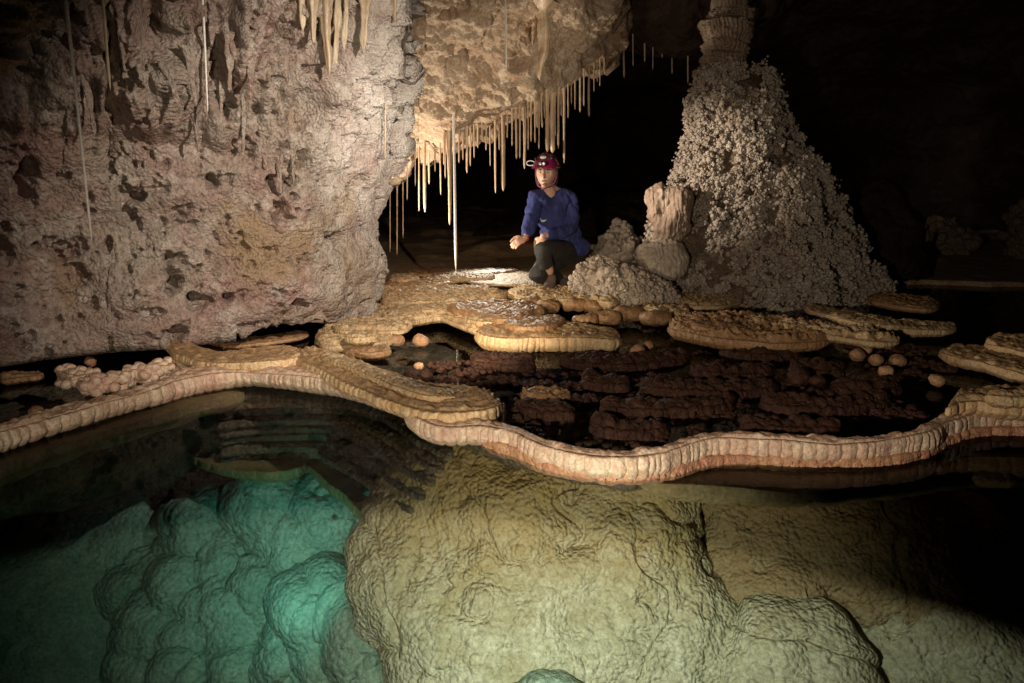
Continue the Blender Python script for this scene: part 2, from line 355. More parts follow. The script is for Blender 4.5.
# ---- left rock wall, undercut at the water, leaning out above
def wall():
    nr, nc = 560, 640
    v = np.linspace(0, 1, nr)[:, None]; u = np.linspace(0, 1, nc)[None]
    uf = np.clip(u/0.86, 0, 1); ub = np.clip((u-0.86)/0.14, 0, 1)       # front face, then turning behind
    vf = np.clip((v-0.07)/0.93, 0, 1); vu = np.clip(1-v/0.07, 0, 1)      # face, then undercut
    Ey = [-200,-60,0,60,95,115,130,170,200,230,260,290,318]; Ex = [430,418,410,402,386,378,392,396,384,374,380,374,364]
    py = 318 + (-200-318)*vf
    for _ in range(3):
        px = -420 + (np.interp(py, Ey, Ex)+420)*uf
        pb = np.interp(px, [-420,-250,0,60,110,165,200,260,300,345,366,385], [392,374,356,348,343,340,336,331,327,322,318,312])
        py = pb + (-200-pb)*vf
    base = G(px, pb, 0.13)[..., 1]
    zz = vf*(2.2)
    lean = -0.16*zz+0.10*np.sin(zz*2.0)
    dep = base + lean + 0.35*sst(0.86, 1.0, uf)**2 + ub*1.6 + vu*0.35
    pxx = px - ub*95 - 6*sst(0, 0.3, ub)
    P = D(pxx, py, dep)
    P[..., 2] = np.where(vu > 0, np.maximum(P[..., 2], 0.115+0.0*vu)*0+0.125+0.06*vu, P[..., 2])
    N = normals(P)
    s = np.sign((N*(P-O0)).sum(-1).mean()); N = -N*s
    top = sst(0.9, 1.5, P[..., 2])
    Q = P*np.array([1, 1, 1.0])
    a = 0.13*fbm(Q*1.5, 3, 30)+0.045*fbm(Q*4.2, 3, 31)
    a += (0.035-0.01*top)*bumps(Q*7+0.5*fbm(Q*5, 2, 5)[..., None], 32)+0.022*bumps(Q*17+0.4*fbm(Q*12,2,7)[..., None], 33)*sst(-0.35,0.25,fbm(Q*3,2,77))+0.013*bumps(Q*36, 34)+0.011*bumps(Q*70, 35)
    pit = np.clip(fbm(Q*6.5, 4, 36)-0.33, 0, 0.3); a -= 0.5*pit; a -= 0.22*np.clip(fbm(Q*18, 3, 38)-0.25, 0, 0.25)
    fl = Q*np.array([9, 9, 1.3]); a += top*(0.25*(fbm(fl, 4, 40))+0.09*bumps(Q*np.array([14,14,2.2]), 41))
    ledge = np.exp(-((P[..., 2]-(1.02+0.10*np.sin(P[..., 0]*2.4)))/0.05)**2); a -= 0.04*ledge*(P[..., 0] < -0.9)
    P = P + N*(a*(1-0.5*vu))[..., None]
    P[..., 2] = np.maximum(P[..., 2], 0.09)
    tag(mesh_from('rock_wall', P, grid_faces(nr, nc), M['wall']), kind='structure')
wall()

# ---- overhanging ceiling lobe behind it
def overhang():
    nr, nc = 460, 460
    v = np.linspace(0, 1, nr)[:, None]; u = np.linspace(0, 1, nc)[None]
    px = 340 + (626-340)*u
    lo = np.interp(px, [340,400,415,440,480,510,540,570,600,612,618,622,626], [205,168,150,142,128,118,102,88,70,52,30,0,-60])
    vf = np.clip(v/0.78, 0, 1); vb = np.clip((v-0.78)/0.22, 0, 1)
    py = -170 + (lo+170)*vf - 130*vb
    pxx = px - 10*vb + 0*py
    tt = np.clip((py+170)/(lo+170), 0, 1)
    dep = 3.7 + 1.95*tt - 0.30*np.sin(tt*math.pi)*0.6 + 0.35*sst(0.9, 1.0, vf)**2*(vf < 1.01) + 1.5*vb + 0.5*sst(0.8, 1.0, u)**2
    P = D(pxx, py, dep)
    N = normals(P); s = np.sign((N*(P-O0)).sum(-1).mean()); N = -N*s
    a = 0.20*fbm(P*1.7, 4, 50)+0.07*fbm(P*4, 4, 51)+0.045*bumps(P*7, 52)+0.032*bumps(P*15, 53)+0.014*bumps(P*36, 54)
    a -= 0.25*np.clip(fbm(P*5.5, 4, 56)-0.15, 0, 0.3)
    P = P + N*a[..., None]
    tag(mesh_from('overhang', P, grid_faces(nr, nc), M['ceil']), kind='structure')
overhang()

# ================================================================== SHELFSTONE
def lobes(s, L, seed, wob=None):
    """1-D rounded lobes with creases between"""
    x = s/L; x = x+0.95*vnoise(np.stack([x*0.45, 0*x+seed, 0*x], -1), 3); i = np.floor(x); best = np.full(x.shape, 9.0); sec = np.full(x.shape, 9.0)
    for a in (-2, -1, 0, 1, 2):
        j = i+a; d = np.abs(j+0.15+0.7*_h(j, j*0+seed, j*0, seed)-x)
        sec = np.minimum(np.maximum(best, d), sec); best = np.minimum(best, d)
    e = np.clip((sec-best), 0, 1)                       # 0 on the crease
    return (1-np.exp(-e*3.2))/0.96
def shelf(name, front, back, label, mat='shelf', ztop=0.07, th=0.055, lobe=0.035, lobe_a=0.012, bulge=0.6, relief=0.008, bands=0.006,
          seed=0, cat='shelfstone ledge', group=None, bumpy=0.0, ends=True, under=0.03, tilt=0.0):
    F = G(*np.array(front, float).T, ztop); B = G(*np.array(back, float).T, ztop)
    ln = np.linalg.norm(np.diff(F, axis=0), axis=1).sum()
    n = int(min(900, max(60, ln/0.0045))); F = spline(F, n); B = spline(B, n)
    # rounded ends
    q = np.linspace(0, 1, n); e = np.ones(n)
    if ends:
        c = np.minimum(q, 1-q)*ln; wid = np.linalg.norm(F-B, axis=1).mean()
        rr = max(0.03, min(ln*0.18, wid*0.6, 0.10))
        e = np.sqrt(np.clip(1-(1-np.clip(c/rr, 0, 1))**2, 0.004, 1))
    Mid = (F+B)/2; F = Mid+(F-Mid)*e[:, None]; B = Mid+(B-Mid)*e[:, None]
    Ti = np.gradient(F, axis=0); Ti[:, 2] = 0; Ti /= np.maximum(np.linalg.norm(Ti, axis=1, keepdims=True), 1e-9)
    out = np.stack([Ti[:, 1], -Ti[:, 0], 0*Ti[:, 0]], -1)
    dFB = F-B; sg = np.sign((out*dFB).sum()); out = out*(sg if sg != 0 else 1)
    k = np.hanning(9); k /= k.sum()
    out = np.stack([np.convolve(np.pad(out[:, j], 4, mode='edge'), k, 'valid') for j in range(3)], -1)
    wd = np.linalg.norm(F-B, axis=1)
    arc = np.concatenate([[0], np.cumsum(np.linalg.norm(np.diff(F, axis=0), axis=1))])
    mt = int(min(140, max(10, wd.max()/0.006)))
    rows = []
    hh = th/2; lowf = fbm(np.stack([arc*3.5, 0*arc+seed, 0*arc], -1), 3, 41); h = hh*(0.35+0.65*e)*(1+0.30*lowf)
    F = F+out*(0.012*fbm(np.stack([arc*6, 0*arc+seed, 0*arc], -1), 3, 43)*e)[:, None]
    zc = ztop-hh
    # top, back to front
    for t in np.linspace(0, 1, mt, endpoint=False)[1:]:
        p = B+(F-B)*t; p[:, 2] = zc+h
        dF = wd*(1-t); dB = wd*t; edge = sst(0, 0.03, np.minimum(dF, dB+0.01))
        pw = p*np.array([1, 1, 0])
        zz = relief*2*fbm(pw*22, 3, seed+60)+relief*1.4*bumps(pw*45, seed+61)
        bd = (dF/0.05+1.2*fbm(pw*5, 2, seed+9)); zz = zz+bands*(1-np.abs((bd % 1)*2-1))**1.5*2
        p[:, 2] += edge*zz-0.006*(1-sst(0, 0.015, dF))+tilt*dF; rows.append(p)
    # front face
    na = 22
    for a in np.linspace(90, -90, na):
        ca, sa = math.cos(R(a)), math.sin(R(a))
        lb = lobes(arc+0.006*fbm(np.stack([arc*30, 0*arc+sa*2, 0*arc], -1), 2, seed), lobe, seed+1)
        lb2 = lobes(arc, lobe*0.37, seed+5)
        r = hh*bulge*0.6*(0.9+0.25*fbm(np.stack([arc*7, 0*arc+sa, 0*arc], -1), 3, seed+3)) + lobe_a*lb*(0.7+0.3*ca)*(0.75+0.5*vnoise(np.stack([arc*9, 0*arc+seed, 0*arc], -1), 9)) + 0.2*lobe_a*lb2 - lobe_a*0.5
        und = under*(1-min(1.0, (sa+1)/0.9))**1.5 if sa < -0.1 else 0.0
        p = F+out*((np.maximum(r, 0.004)*abs(ca)**0.42-und)*e)[:, None]
        sz = (abs(sa)**1.15)*(1 if sa > 0 else -1)
        p[:, 2] = zc+h*sz + 0.004*fbm(np.stack([arc*14, 0*arc+sa, 0*arc+3], -1), 2, seed)*(1-abs(sa)) - (0.18*hh*lb*e if sa < 0 else 0)*abs(sa)
        rows.append(p)
    # underside
    for t in (0.75, 0.35):
        p = B+(F-B)*t - out*under*0.5*e[:, None]; p[:, 2] = zc-h; rows.append(p)
    for a in np.linspace(-90, 90, 9):
        ca, sa = math.cos(R(a)), math.sin(R(a))
        lb = lobes(arc, lobe*1.2, seed+8)
        p = B-out*((hh*0.4+0.5*lobe_a*lb)*ca*e)[:, None]; p[:, 2] = zc+h*sa; rows.append(p)
    P = np.stack(rows, 0)
    if bumpy:
        N = normals(P); cen = P.mean(0, keepdims=True); s = np.sign((N*(P-cen)).sum()); N = N*s
        P = P+N*(bumpy*bumps(P*26, seed+70)+0.5*bumpy*bumps(P*60, seed+71)-bumpy*0.7)[..., None]*e[None, :, None]
    nr, nc = P.shape[:2]
    Fc = grid_faces(nr, nc, wrap_v=True)
    V = P.reshape(-1, 3); c0 = V.reshape(nr, nc, 3)[:, 0].mean(0); c1 = V.reshape(nr, nc, 3)[:, -1].mean(0)
    V = np.concatenate([V, [c0, c1]]); a = np.arange(nr); b = (a+1) % nr
    T = np.concatenate([np.stack([a*nc, b*nc, 0*a+nr*nc], -1), np.stack([b*nc+nc-1, a*nc+nc-1, 0*a+nr*nc+1], -1)])
    org = P.reshape(-1, 3).mean(0); org[2] = P[..., 2].min()
    o = mesh_from(name, V, [Fc, T], M[mat], origin=org)
    return tag(o, label, cat, group)

GR = 'shelfstone ledges of the rimmed pool'
# --- the long rims that hold back the pool, with popcorn feet and drowned lower ledges
shelf('rimstone_dam', RIM_L, [(x+2, y-7) for x, y in RIM_L[:5]]+[(205,364),(245,359),(295,362),(355,374),(425,396)], 'pinkish scalloped rim running from the left edge under the long orange ledge',
      'rim', ZT, 0.084, 0.045, 0.016, 0.55, 0.006, 0.003, 1, 'rimstone dam', GR)
shelf('rimstone_dam', RIM_R, [(408,403),(443,418),(482,419),(512,425),(542,438),(578,447),(625,451),(665,447),(689,440),(715,435),(771,435),(827,438),(879,436),(918,430),(947,415),(990,400),(1050,400),(1160,408)],
      'long cream and pink ribbed rim curving along the front of the dark upper pool', 'rim', ZT, 0.082, 0.038, 0.016, 0.6, 0.006, 0.0, 2, 'rimstone dam', GR, bumpy=0.0035)
shelf('popcorn_crust', [(x, y+17) for x, y in RIM_R[2:]], [(x, y+4) for x, y in RIM_R[2:]], 'orange pink popcorn crust at the waterline below the long ribbed rim', 'rim_foot', 0.020, 0.04, 0.022, 0.004, 0.5, 0.0, 0.0, 3, 'popcorn crust', bumpy=0.018)
shelf('drowned_ledge', [(640,478),(700,484),(779,489),(865,484),(930,475),(985,470),(1060,470)], [(640,468),(700,470),(779,472),(865,470),(930,462),(985,458),(1060,458)],
      'smooth olive drowned ledge just under the water below the right half of the ribbed rim', 'olive', -0.02, 0.07, 0.12, 0.005, 0.5, 0.0, 0.0, 4, 'drowned ledge')
shelf('drowned_ledge', [(-60,485),(0,464),(70,441),(140,420),(200,402),(245,390)], [(-60,470),(0,452),(70,430),(140,409),(200,392),(245,384)],
      'dull green drowned ledge below the pink rim at the left edge', 'olive', -0.02, 0.08, 0.2, 0.004, 0.4, 0.0, 0.0, 5, 'drowned ledge')
shelf('drowned_ledge', [(186,450),(212,463),(250,470),(285,470),(307,463)], [(190,441),(214,453),(250,460),(285,460),(305,455)],
      'curved yellow green drowned lip at the foot of the dark stepped wall', 'olive', -0.42, 0.07, 0.10, 0.010, 0.5, 0.0, 0.0, 6, 'drowned ledge')
for k in range(8):
    y = 392+9.0*k+1.8*math.sin(k*2.3); z = -0.05-0.052*k; w_ = 3*k
    shelf('drowned_terrace', [(212+w_*0.4,y+10),(232,y+4),(262,y+1),(300,y),(335-w_*0.3,y+1),(352-w_*0.5,y+6)], [(214+w_*0.4,y-5),(236,y-14),(264,y-18),(300,y-19),(335-w_*0.3,y-18),(352-w_*0.5,y-9)],
          ['uppermost','second','third','fourth','fifth','sixth','seventh','lowest'][k]+' of the thin dark drowned steps stacked below the rim left of centre', 'bed', z, 0.026, 0.06, 0.006, 0.6, 0.006, 0.0, 500+k, 'drowned step', 'dark drowned steps under the rim', bumpy=0.012)
for k in range(5):
    z = -0.06-0.06*k; dx = -9*k; dy = 13*k
    shelf('drowned_terrace', [(352+dx,400+dy),(385+dx,418+dy),(420+dx,440+dy),(450+dx,458+dy)], [(356+dx,391+dy),(390+dx,408+dy),(426+dx,430+dy),(456+dx,449+dy)],
          ['highest','second','middle','fourth','deepest'][k]+' of the slanting drowned steps under the tongue shaped ledge', 'bed', z, 0.032, 0.05, 0.007, 0.6, 0.006, 0.0, 520+k, 'drowned step', 'slanting drowned steps', bumpy=0.006)
# --- knobby dark ridges standing in the shadowed upper pool
RID = [([(560,362),(600,366),(650,364),(690,358)],'behind the lone ball by the straight ledge'),([(690,372),(730,376),(775,374)],'left of the reddish lump in the dark pool'),
 ([(640,388),(690,392),(740,392),(780,388)],'in the middle of the dark pool'),([(600,408),(650,412),(700,410),(735,404)],'nearest the ribbed rim right of centre'),
 ([(760,404),(800,409),(850,408),(890,400)],'nearest the right half of the ribbed rim'),([(830,388),(865,391),(900,388)],'left of the bright lone ball'),
 ([(470,362),(500,366),(535,366)],'under the inner end of the straight scalloped ledge'),([(520,408),(545,413),(575,414)],'close behind the tip of the tongue shaped ledge'),
 ([(590,428),(630,432),(668,430)],'touching the ribbed rim at its lowest bend'),([(740,425),(790,430),(840,430)],'touching the ribbed rim at its flat right half'),
 ([(720,352),(760,356),(800,355)],'in the shadow right under the right hand crusted ledge'),([(582,382),(605,386),(630,386)],'right of the small half drowned ledge'),([(790,368),(830,372),(845,370)],'behind the reddish lump')]
for k, (p, lab) in enumerate(RID):
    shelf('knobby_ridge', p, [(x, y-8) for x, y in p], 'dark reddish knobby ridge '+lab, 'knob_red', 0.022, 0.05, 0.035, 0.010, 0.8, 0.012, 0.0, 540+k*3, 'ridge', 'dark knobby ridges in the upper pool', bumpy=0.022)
# --- the big ledges
shelf('shelfstone_ledge', [(294,350),(300,359),(315,367),(340,378),(365,389),(393,400),(432,411),(460,413),(485,410),(504,402)], [(304,346),(318,349),(340,355),(365,363),(390,371),(415,380),(440,386),(465,389),(486,392),(499,395)],
      'large tongue shaped golden ledge jutting over the pool left of centre, with rounded tip', 'shelf', 0.105, 0.068, 0.045, 0.016, 0.6, 0.006, 0.005, 10, group=GR)
shelf('rimstone_ridge', [(318,358),(345,366),(375,377),(400,388),(430,396),(458,397)], [(322,351),(345,357),(375,367),(400,377),(430,388),(456,391)],
      'low wavy ridge lying along the back of the golden tongue shaped ledge', 'shelf_far', 0.128, 0.03, 0.05, 0.006, 0.6, 0.006, 0.0, 11, 'ridge', bumpy=0.004)
shelf('shelfstone_ledge', [(166,341),(172,349),(188,356),(215,361),(250,362),(285,359),(304,355)], [(178,337),(190,342),(205,348),(225,351),(250,348),(280,346),(302,347)],
      'long smooth orange ledge under the wall foot, left of the tongue shaped ledge', 'shelf', 0.11, 0.06, 0.04, 0.012, 0.6, 0.004, 0.003, 12, group=GR)
shelf('shelfstone_ledge', [(-80,376),(-30,368),(0,361),(29,354),(70,351),(108,347),(140,343),(172,338)], [(-80,364),(-30,357),(0,350),(29,345),(70,342),(108,338),(140,335),(172,332)],
      'thin orange ledge running along the base of the wall at the left edge', 'shelf', 0.10, 0.035, 0.05, 0.007, 0.6, 0.004, 0.0, 13, group=GR)
shelf('shelfstone_ledge', [(0,381),(20,378),(40,376),(44,374)], [(-2,376),(20,374),(38,373),(44,373)], 'small flat brown ledge standing in the dark inlet at the left edge', 'shelf_brown', 0.03, 0.03, 0.04, 0.005, group=GR, seed=14)
shelf('shelfstone_ledge', [(312,343),(325,346),(345,345),(366,345),(385,341),(397,334)], [(318,330),(332,326),(350,324),(370,326),(388,328),(398,330)],
      'crusted cream ledge beside the wall foot with two round knobs at its end', 'shelf_far', 0.065, 0.05, 0.04, 0.011, 0.6, 0.008, 0.006, 15, group=GR)
shelf('shelfstone_ledge', [(330,329),(350,331),(380,331),(402,330),(413,326)], [(336,322),(355,319),(380,320),(402,321),(412,323)],
      'narrow upper tier on the crusted cream ledge by the wall, ending in a rounded nose', 'shelf_far', 0.10, 0.035, 0.05, 0.006, 0.6, 0.010, 0.004, 16, group=GR)
shelf('shelfstone_ledge', [(360,312),(374,318),(406,321),(425,318),(440,316),(459,323),(478,330)], [(368,307),(390,304),(410,304),(430,304),(452,309),(470,316),(484,325)],
      'broad pale crusted ledge in the middle, its cream edge curving in towards the wall', 'shelf_far', 0.08, 0.05, 0.06, 0.007, 0.6, 0.008, 0.008, 17, group=GR)
shelf('shelfstone_ledge', [(474,330),(490,337),(515,339),(540,338),(565,338),(590,338),(610,339),(622,338)], [(482,324),(505,319),(530,320),(555,322),(580,325),(600,328),(616,331),(621,334)],
      'straight cream ledge with scalloped face below the kneeling caver', 'shelf', 0.085, 0.075, 0.040, 0.016, 0.6, 0.006, 0.003, 18, group=GR)
shelf('shelfstone_ledge', [(446,309),(470,312),(500,319),(520,318),(533,312)], [(450,302),(475,300),(500,303),(520,304),(532,307)],
      'brown winding ledge above the broad crusted ledge in the middle', 'shelf_brown', 0.13, 0.055, 0.06, 0.008, 0.6, 0.006, 0.0, 19, group=GR)
shelf('shelfstone_ledge', [(500,324),(525,327),(550,325),(566,319)], [(505,318),(530,317),(550,315),(565,315)],
      'olive brown ledge lying directly on the straight scalloped ledge', 'shelf_brown', 0.125, 0.045, 0.08, 0.006, 0.6, 0.005, 0.0, 20, group=GR)
shelf('shelfstone_ledge', [(378,301),(405,305),(440,303),(475,300),(508,297)], [(384,294),(410,293),(440,292),(475,291),(505,291)],
      'wide glistening ledge with rippled top behind the broad crusted ledge', 'shelf_far', 0.115, 0.055, 0.06, 0.008, 0.6, 0.008, 0.008, 21, group=GR)
shelf('shelfstone_ledge', [(384,285),(410,286),(440,283),(462,279)], [(388,279),(412,279),(440,276),(460,275)],
      'rounded orange ledge by the wall at the foot of the long white straw', 'shelf', 0.11, 0.04, 0.09, 0.005, 0.6, 0.006, 0.0, 22, group=GR)
shelf('shelfstone_ledge', [(464,281),(490,284),(515,284),(545,282)], [(468,275),(490,271),(520,269),(560,268)],
      'flat brightly lit white ledge just left of the kneeling caver', 'shelf_far', 0.10, 0.03, 0.07, 0.004, 0.6, 0.003, 0.0, 23, group=GR)
shelf('shelfstone_ledge', [(405,274),(440,275),(480,274),(520,271)], [(410,270),(440,269),(480,268),(520,267)],
      'thin dark edged ledge farthest back behind the long white straw', 'shelf_brown', 0.11, 0.03, 0.09, 0.004, 0.6, 0.006, 0.0, 24, group=GR)
shelf('shelfstone_ledge', [(506,296),(530,298),(560,299),(590,300),(620,303)], [(510,288),(535,286),(565,286),(590,288),(620,292)],
      'uneven tan ledge on which the caver kneels', 'shelf_far', 0.115, 0.055, 0.06, 0.008, 0.6, 0.010, 0.006, 25, group=GR)
LAY = [([(374,292),(400,296),(430,295),(462,291),(492,290)],[(380,286),(402,287),(430,287),(462,286),(490,286)],0.095,'long pale ledge with wavy edge between the log like ledge and the wide glistening ledge'),
 ([(500,310),(520,312),(545,311)],[(505,306),(522,307),(544,307)],0.10,'short pale ledge left of the domed brown knob'),
 ([(392,308),(420,310),(448,308)],[(396,303),(420,303),(446,304)],0.10,'crinkled crest lying across the broad pale crusted ledge'),
 ([(380,318),(400,316),(424,312)],[(384,312),(404,309),(424,307)],0.095,'short crest at the wall end of the broad pale crusted ledge'),
 ([(405,298),(440,298),(476,295)],[(408,294),(440,294),(474,292)],0.105,'long crinkled crest on the wide glistening ledge'),
 ([(476,305),(505,309),(535,306)],[(480,300),(505,301),(532,301)],0.10,'glistening crest behind the brown winding ledge'),
 ([(466,318),(480,322),(498,322)],[(470,313),(484,315),(497,316)],0.105,'small rippled crest at the inner end of the straight scalloped ledge'),
 ([(430,281),(462,278),(496,277)],[(434,277),(462,274),(494,273)],0.115,'low log like crest beside the foot of the long white straw'),
 ([(388,279),(404,280),(420,278)],[(391,275),(404,275),(418,274)],0.12,'small orange crest close against the wall edge'),
 ([(340,352),(372,353),(392,350)],[(345,348),(372,348),(390,346)],0.05,'low brown sill in shadow under the crusted cream ledge'),
 ([(344,337),(360,338),(378,336)],[(348,333),(362,333),(376,333)],0.11,'short rippled crest on the crusted cream ledge by the wall'),
 ([(516,290),(540,292),(562,291)],[(520,286),(540,286),(560,287)],0.105,'tan crest right under the boots of the caver'),
 ([(690,325),(720,329),(748,330)],[(694,321),(720,323),(746,325)],0.12,'brown crest on the left part of the right hand crusted ledge'),
 ([(640,306),(665,311),(690,313)],[(644,300),(668,304),(690,307)],0.08,'tan sill between the popcorn heap and the golden ledge'),
 ([(836,318),(870,324),(905,326)],[(840,315),(872,320),(903,322)],0.09,'fine crest on top of the slim isolated ledge'),
 ([(985,395),(1005,397),(1030,398)],[(988,391),(1006,391),(1030,392)],0.16,'rounded crest on the thick orange pink ledge at the right edge')]
for k, (a, b, z, lab) in enumerate(LAY):
    shelf('crusted_crest', a, b, lab, 'shelf_far' if 'brown' not in lab else 'shelf_brown', z+0.008, 0.042, 0.05, 0.008, 0.7, 0.008, 0.0, 300+k*5, 'crest', 'crusted crests on the ledges', bumpy=0.005)
shelf('shelfstone_ledge', [(196,342),(225,345),(255,343),(285,339),(310,335)], [(200,335),(226,338),(255,336),(285,332),(308,330)], 'dim brown sill in the dark gap under the wall foot', 'shelf_brown', 0.035, 0.035, 0.05, 0.006, 0.6, 0.006, 0.0, 41, group=GR)
# --- right hand side
shelf('shelfstone_ledge', [(664,327),(690,333),(726,339),(765,342),(800,342),(832,339)], [(676,318),(705,316),(734,316),(771,320),(816,325),(838,331)],
      'long crusted ledge with brown face right of centre in front of the popcorn stalagmite', 'shelf_brown', 0.09, 0.06, 0.05, 0.009, 0.6, 0.016, 0.008, 30, group=GR)
shelf('shelfstone_ledge', [(735,321),(770,327),(800,332),(835,336),(870,341),(900,342)], [(745,317),(775,321),(806,325),(840,328),(872,332),(900,336)],
      'narrow pale lit crest ending in a rounded nose on the right hand crusted ledge', 'shelf_far', 0.105, 0.04, 0.05, 0.006, 0.6, 0.016, 0.004, 31, group=GR)
shelf('shelfstone_ledge', [(672,300),(695,306),(718,306),(744,300)], [(676,293),(700,291),(722,292),(742,295)],
      'small golden ledge glowing at the foot of the popcorn stalagmite', 'shelf_far', 0.08, 0.035, 0.05, 0.007, 0.6, 0.010, 0.004, 32, group=GR)
shelf('shelfstone_ledge', [(802,308),(830,315),(865,323),(900,329),(930,330),(958,330)], [(807,303),(835,308),(870,315),(900,320),(930,322),(956,323)],
      'slim isolated ledge slanting across the dark pool right of the popcorn stalagmite', 'shelf_far', 0.075, 0.045, 0.05, 0.006, 0.6, 0.008, 0.0, 33, group=GR)
shelf('shelfstone_ledge', [(937,352),(960,357),(985,362),(1010,370),(1040,378),(1090,384)], [(942,346),(965,346),(990,347),(1015,350),(1045,352),(1090,356)],
      'knobbly olive ledge entering from the right edge', 'shelf', 0.075, 0.055, 0.05, 0.010, 0.6, 0.010, 0.0, 34, group=GR, bumpy=0.006)
shelf('shelfstone_ledge', [(984,344),(1005,348),(1030,354),(1080,360)], [(988,335),(1008,335),(1035,338),(1080,342)],
      'upper tier of the olive ledge at the right edge', 'shelf', 0.115, 0.05, 0.05, 0.010, 0.6, 0.010, 0.0, 35, group=GR, bumpy=0.006)
shelf('shelfstone_ledge', [(945,408),(955,402),(980,401),(1005,404),(1035,404),(1100,408)], [(952,399),(966,391),(985,389),(1008,389),(1035,389),(1100,392)],
      'thick orange pink ledge standing on the right end of the ribbed rim', 'shelf', 0.135, 0.06, 0.05, 0.012, 0.6, 0.008, 0.004, 36, group=GR)
shelf('shelfstone_ledge', [(866,300),(900,306),(940,310)], [(870,294),(905,296),(940,300)], 'dim brown ledge far back between the stalagmite and the right edge', 'shelf_brown', 0.08, 0.04, 0.06, 0.006, seed=37, group=GR)
shelf('shelfstone_ledge', [(520,393),(535,398),(555,398),(572,393)], [(523,388),(538,388),(556,389),(570,390)], 'small half drowned ledge with a pale scalloped face alone in the dark pool', 'shelf_brown', 0.03, 0.045, 0.028, 0.010, seed=38, group=GR)
print('shelves done')

# ================================================================== BLOBS (mounds, knobs, drowned boulders)
def blob_grid(outline, Y, thick, n1=240, n2=150, power=0.85, center=None):
    """a closed rounded mass whose silhouette follows the outline seen in the photo, at depth Y, 'thick' metres from its middle to its front"""
    o = np.array(outline, float)
    c = o.mean(0) if center is None else np.array(center, float)
    d = ray(*c); d = d/np.linalg.norm(d); Cw = D(*c, Y)
    rt = np.cross(d, [0, 0, 1.0]); rt /= np.linalg.norm(rt); up = np.cross(rt, d)
    rr = ray(o[:, 0], o[:, 1]); t = ((Cw-O0) @ d)/(rr @ d); Pw = O0+rr*t[:, None]-Cw
    a = np.arctan2(Pw @ up, Pw @ rt); r = np.hypot(Pw @ up, Pw @ rt)
    k = np.argsort(a); a = a[k]; r = r[k]
    th = np.linspace(-math.pi, math.pi, n1, endpoint=False)
    Rr = np.interp(th, np.concatenate([a-2*math.pi, a, a+2*math.pi]), np.tile(r, 3))
    kk = np.hanning(15); kk /= kk.sum(); Rr = np.convolve(np.concatenate([Rr[-7:], Rr, Rr[:7]]), kk, 'valid')
    ph = np.linspace(-math.pi/2, math.pi/2, n2)[:, None]
    rad = np.cos(ph)**power*Rr[None]; fw = np.sin(ph)*thick
    P = Cw + rad[..., None]*(np.cos(th)[None, :, None]*rt+np.sin(th)[None, :, None]*up) + (-d)*fw[..., None]
    N = normals(P, True); s = np.sign((N*(P-Cw)).sum()); N = N*s
    return P, N, Cw
def close_blob(name, P, mat, label=None, cat=None, group=None, parent=None, kind=None):
    nr, nc = P.shape[:2]
    F = grid_faces(nr, nc, wrap_u=True)
    org = P.reshape(-1, 3).mean(0); org[2] = P[..., 2].min()
    if parent is not None: org = None
    o = mesh_from(name, P, F, M[mat] if isinstance(mat, str) else mat, origin=org, parent=parent)
    return tag(o, label, cat, group, kind)
def ellipse(px, py, rx, ry, n=24, rot=0, jit=0.0, seed=0):
    t = np.linspace(0, 2*math.pi, n, endpoint=False); rs = np.random.RandomState(seed)
    k = 1+jit*rs.uniform(-1, 1, n)
    x, y = rx*np.cos(t)*k, ry*np.sin(t)*k; c, s = math.cos(R(rot)), math.sin(R(rot))
    return [(px+a*c-b*s, py+a*s+b*c) for a, b in zip(x, y)]
def boulder(name, outline, Y, thick, label, mat='boulder', seed=0, n1=320, n2=200, amp=1.0, group='drowned flowstone mounds in the pool', cat='drowned mound', lowf=1.0, tex=1.0, power=0.5):
    P, N, c = blob_grid(outline, Y, thick*0.62, n1, n2, power)
    a = 0.07*lowf*fbm(P*3.0, 3, seed)+0.050*lowf*bumps(P*4.2+1.0*fbm(P*4, 3, seed)[..., None], seed+1)-0.022*lowf*np.clip(0.05-np.abs(fbm(P*3.2, 2, seed+9)), 0, 1)*20+amp*(0.018*bumps(P*14, seed+2)+0.015*bumps(P*32*tex+0.3*fbm(P*9, 2, 3)[..., None], seed+3)+0.006*bumps(P*62, seed+4))
    P = P+N*a[..., None]; P[..., 2] = np.minimum(P[..., 2], -0.012+0.002*fbm(P*9, 2, 1))
    return close_blob(name, P, mat, label, cat, group)
boulder('drowned_mound', [(385,505),(410,470),(450,450),(520,462),(580,470),(640,474),(695,476),(692,500),(684,535),(690,560),(705,590),(722,620),(732,655),(728,720),(690,760),(560,750),(490,760),(440,730),(410,680),(390,640),(370,600),(362,550)],
        2.40, 0.34, 'huge pale green drowned mound with pebbly skin filling the middle of the pool', 'boulder', 101, 620, 380)
boulder('drowned_mound', [(698,484),(740,478),(800,482),(860,484),(930,500),(985,545),(990,600),(900,618),(840,612),(790,610),(755,625),(738,648),(722,610),(705,580),(690,545)],
        2.44, 0.26, 'broad ochre drowned mound right of the dark crack under the ribbed rim', 'boulder_dark', 111, 420, 260)
boulder('drowned_mound', [(742,660),(765,625),(795,612),(822,625),(840,650),(856,700),(850,760),(750,760),(735,720)],
        2.08, 0.16, 'small pale drowned mound at the bottom edge right of the crack', 'boulder', 121, 260, 180)
boulder('drowned_mound', [(822,622),(860,612),(930,610),(1000,630),(1030,680),(1030,760),(860,770),(848,700)],
        2.14, 0.18, 'rounded grey green drowned mound in the lower right corner area', 'boulder', 131, 300, 200)
boulder('drowned_mound', [(508,715),(520,694),(540,684),(565,690),(582,712),(575,765),(515,765)], 1.95, 0.12, 'bluish drowned lump cut by the bottom edge below the huge mound', 'pillow', 141, 200, 140)
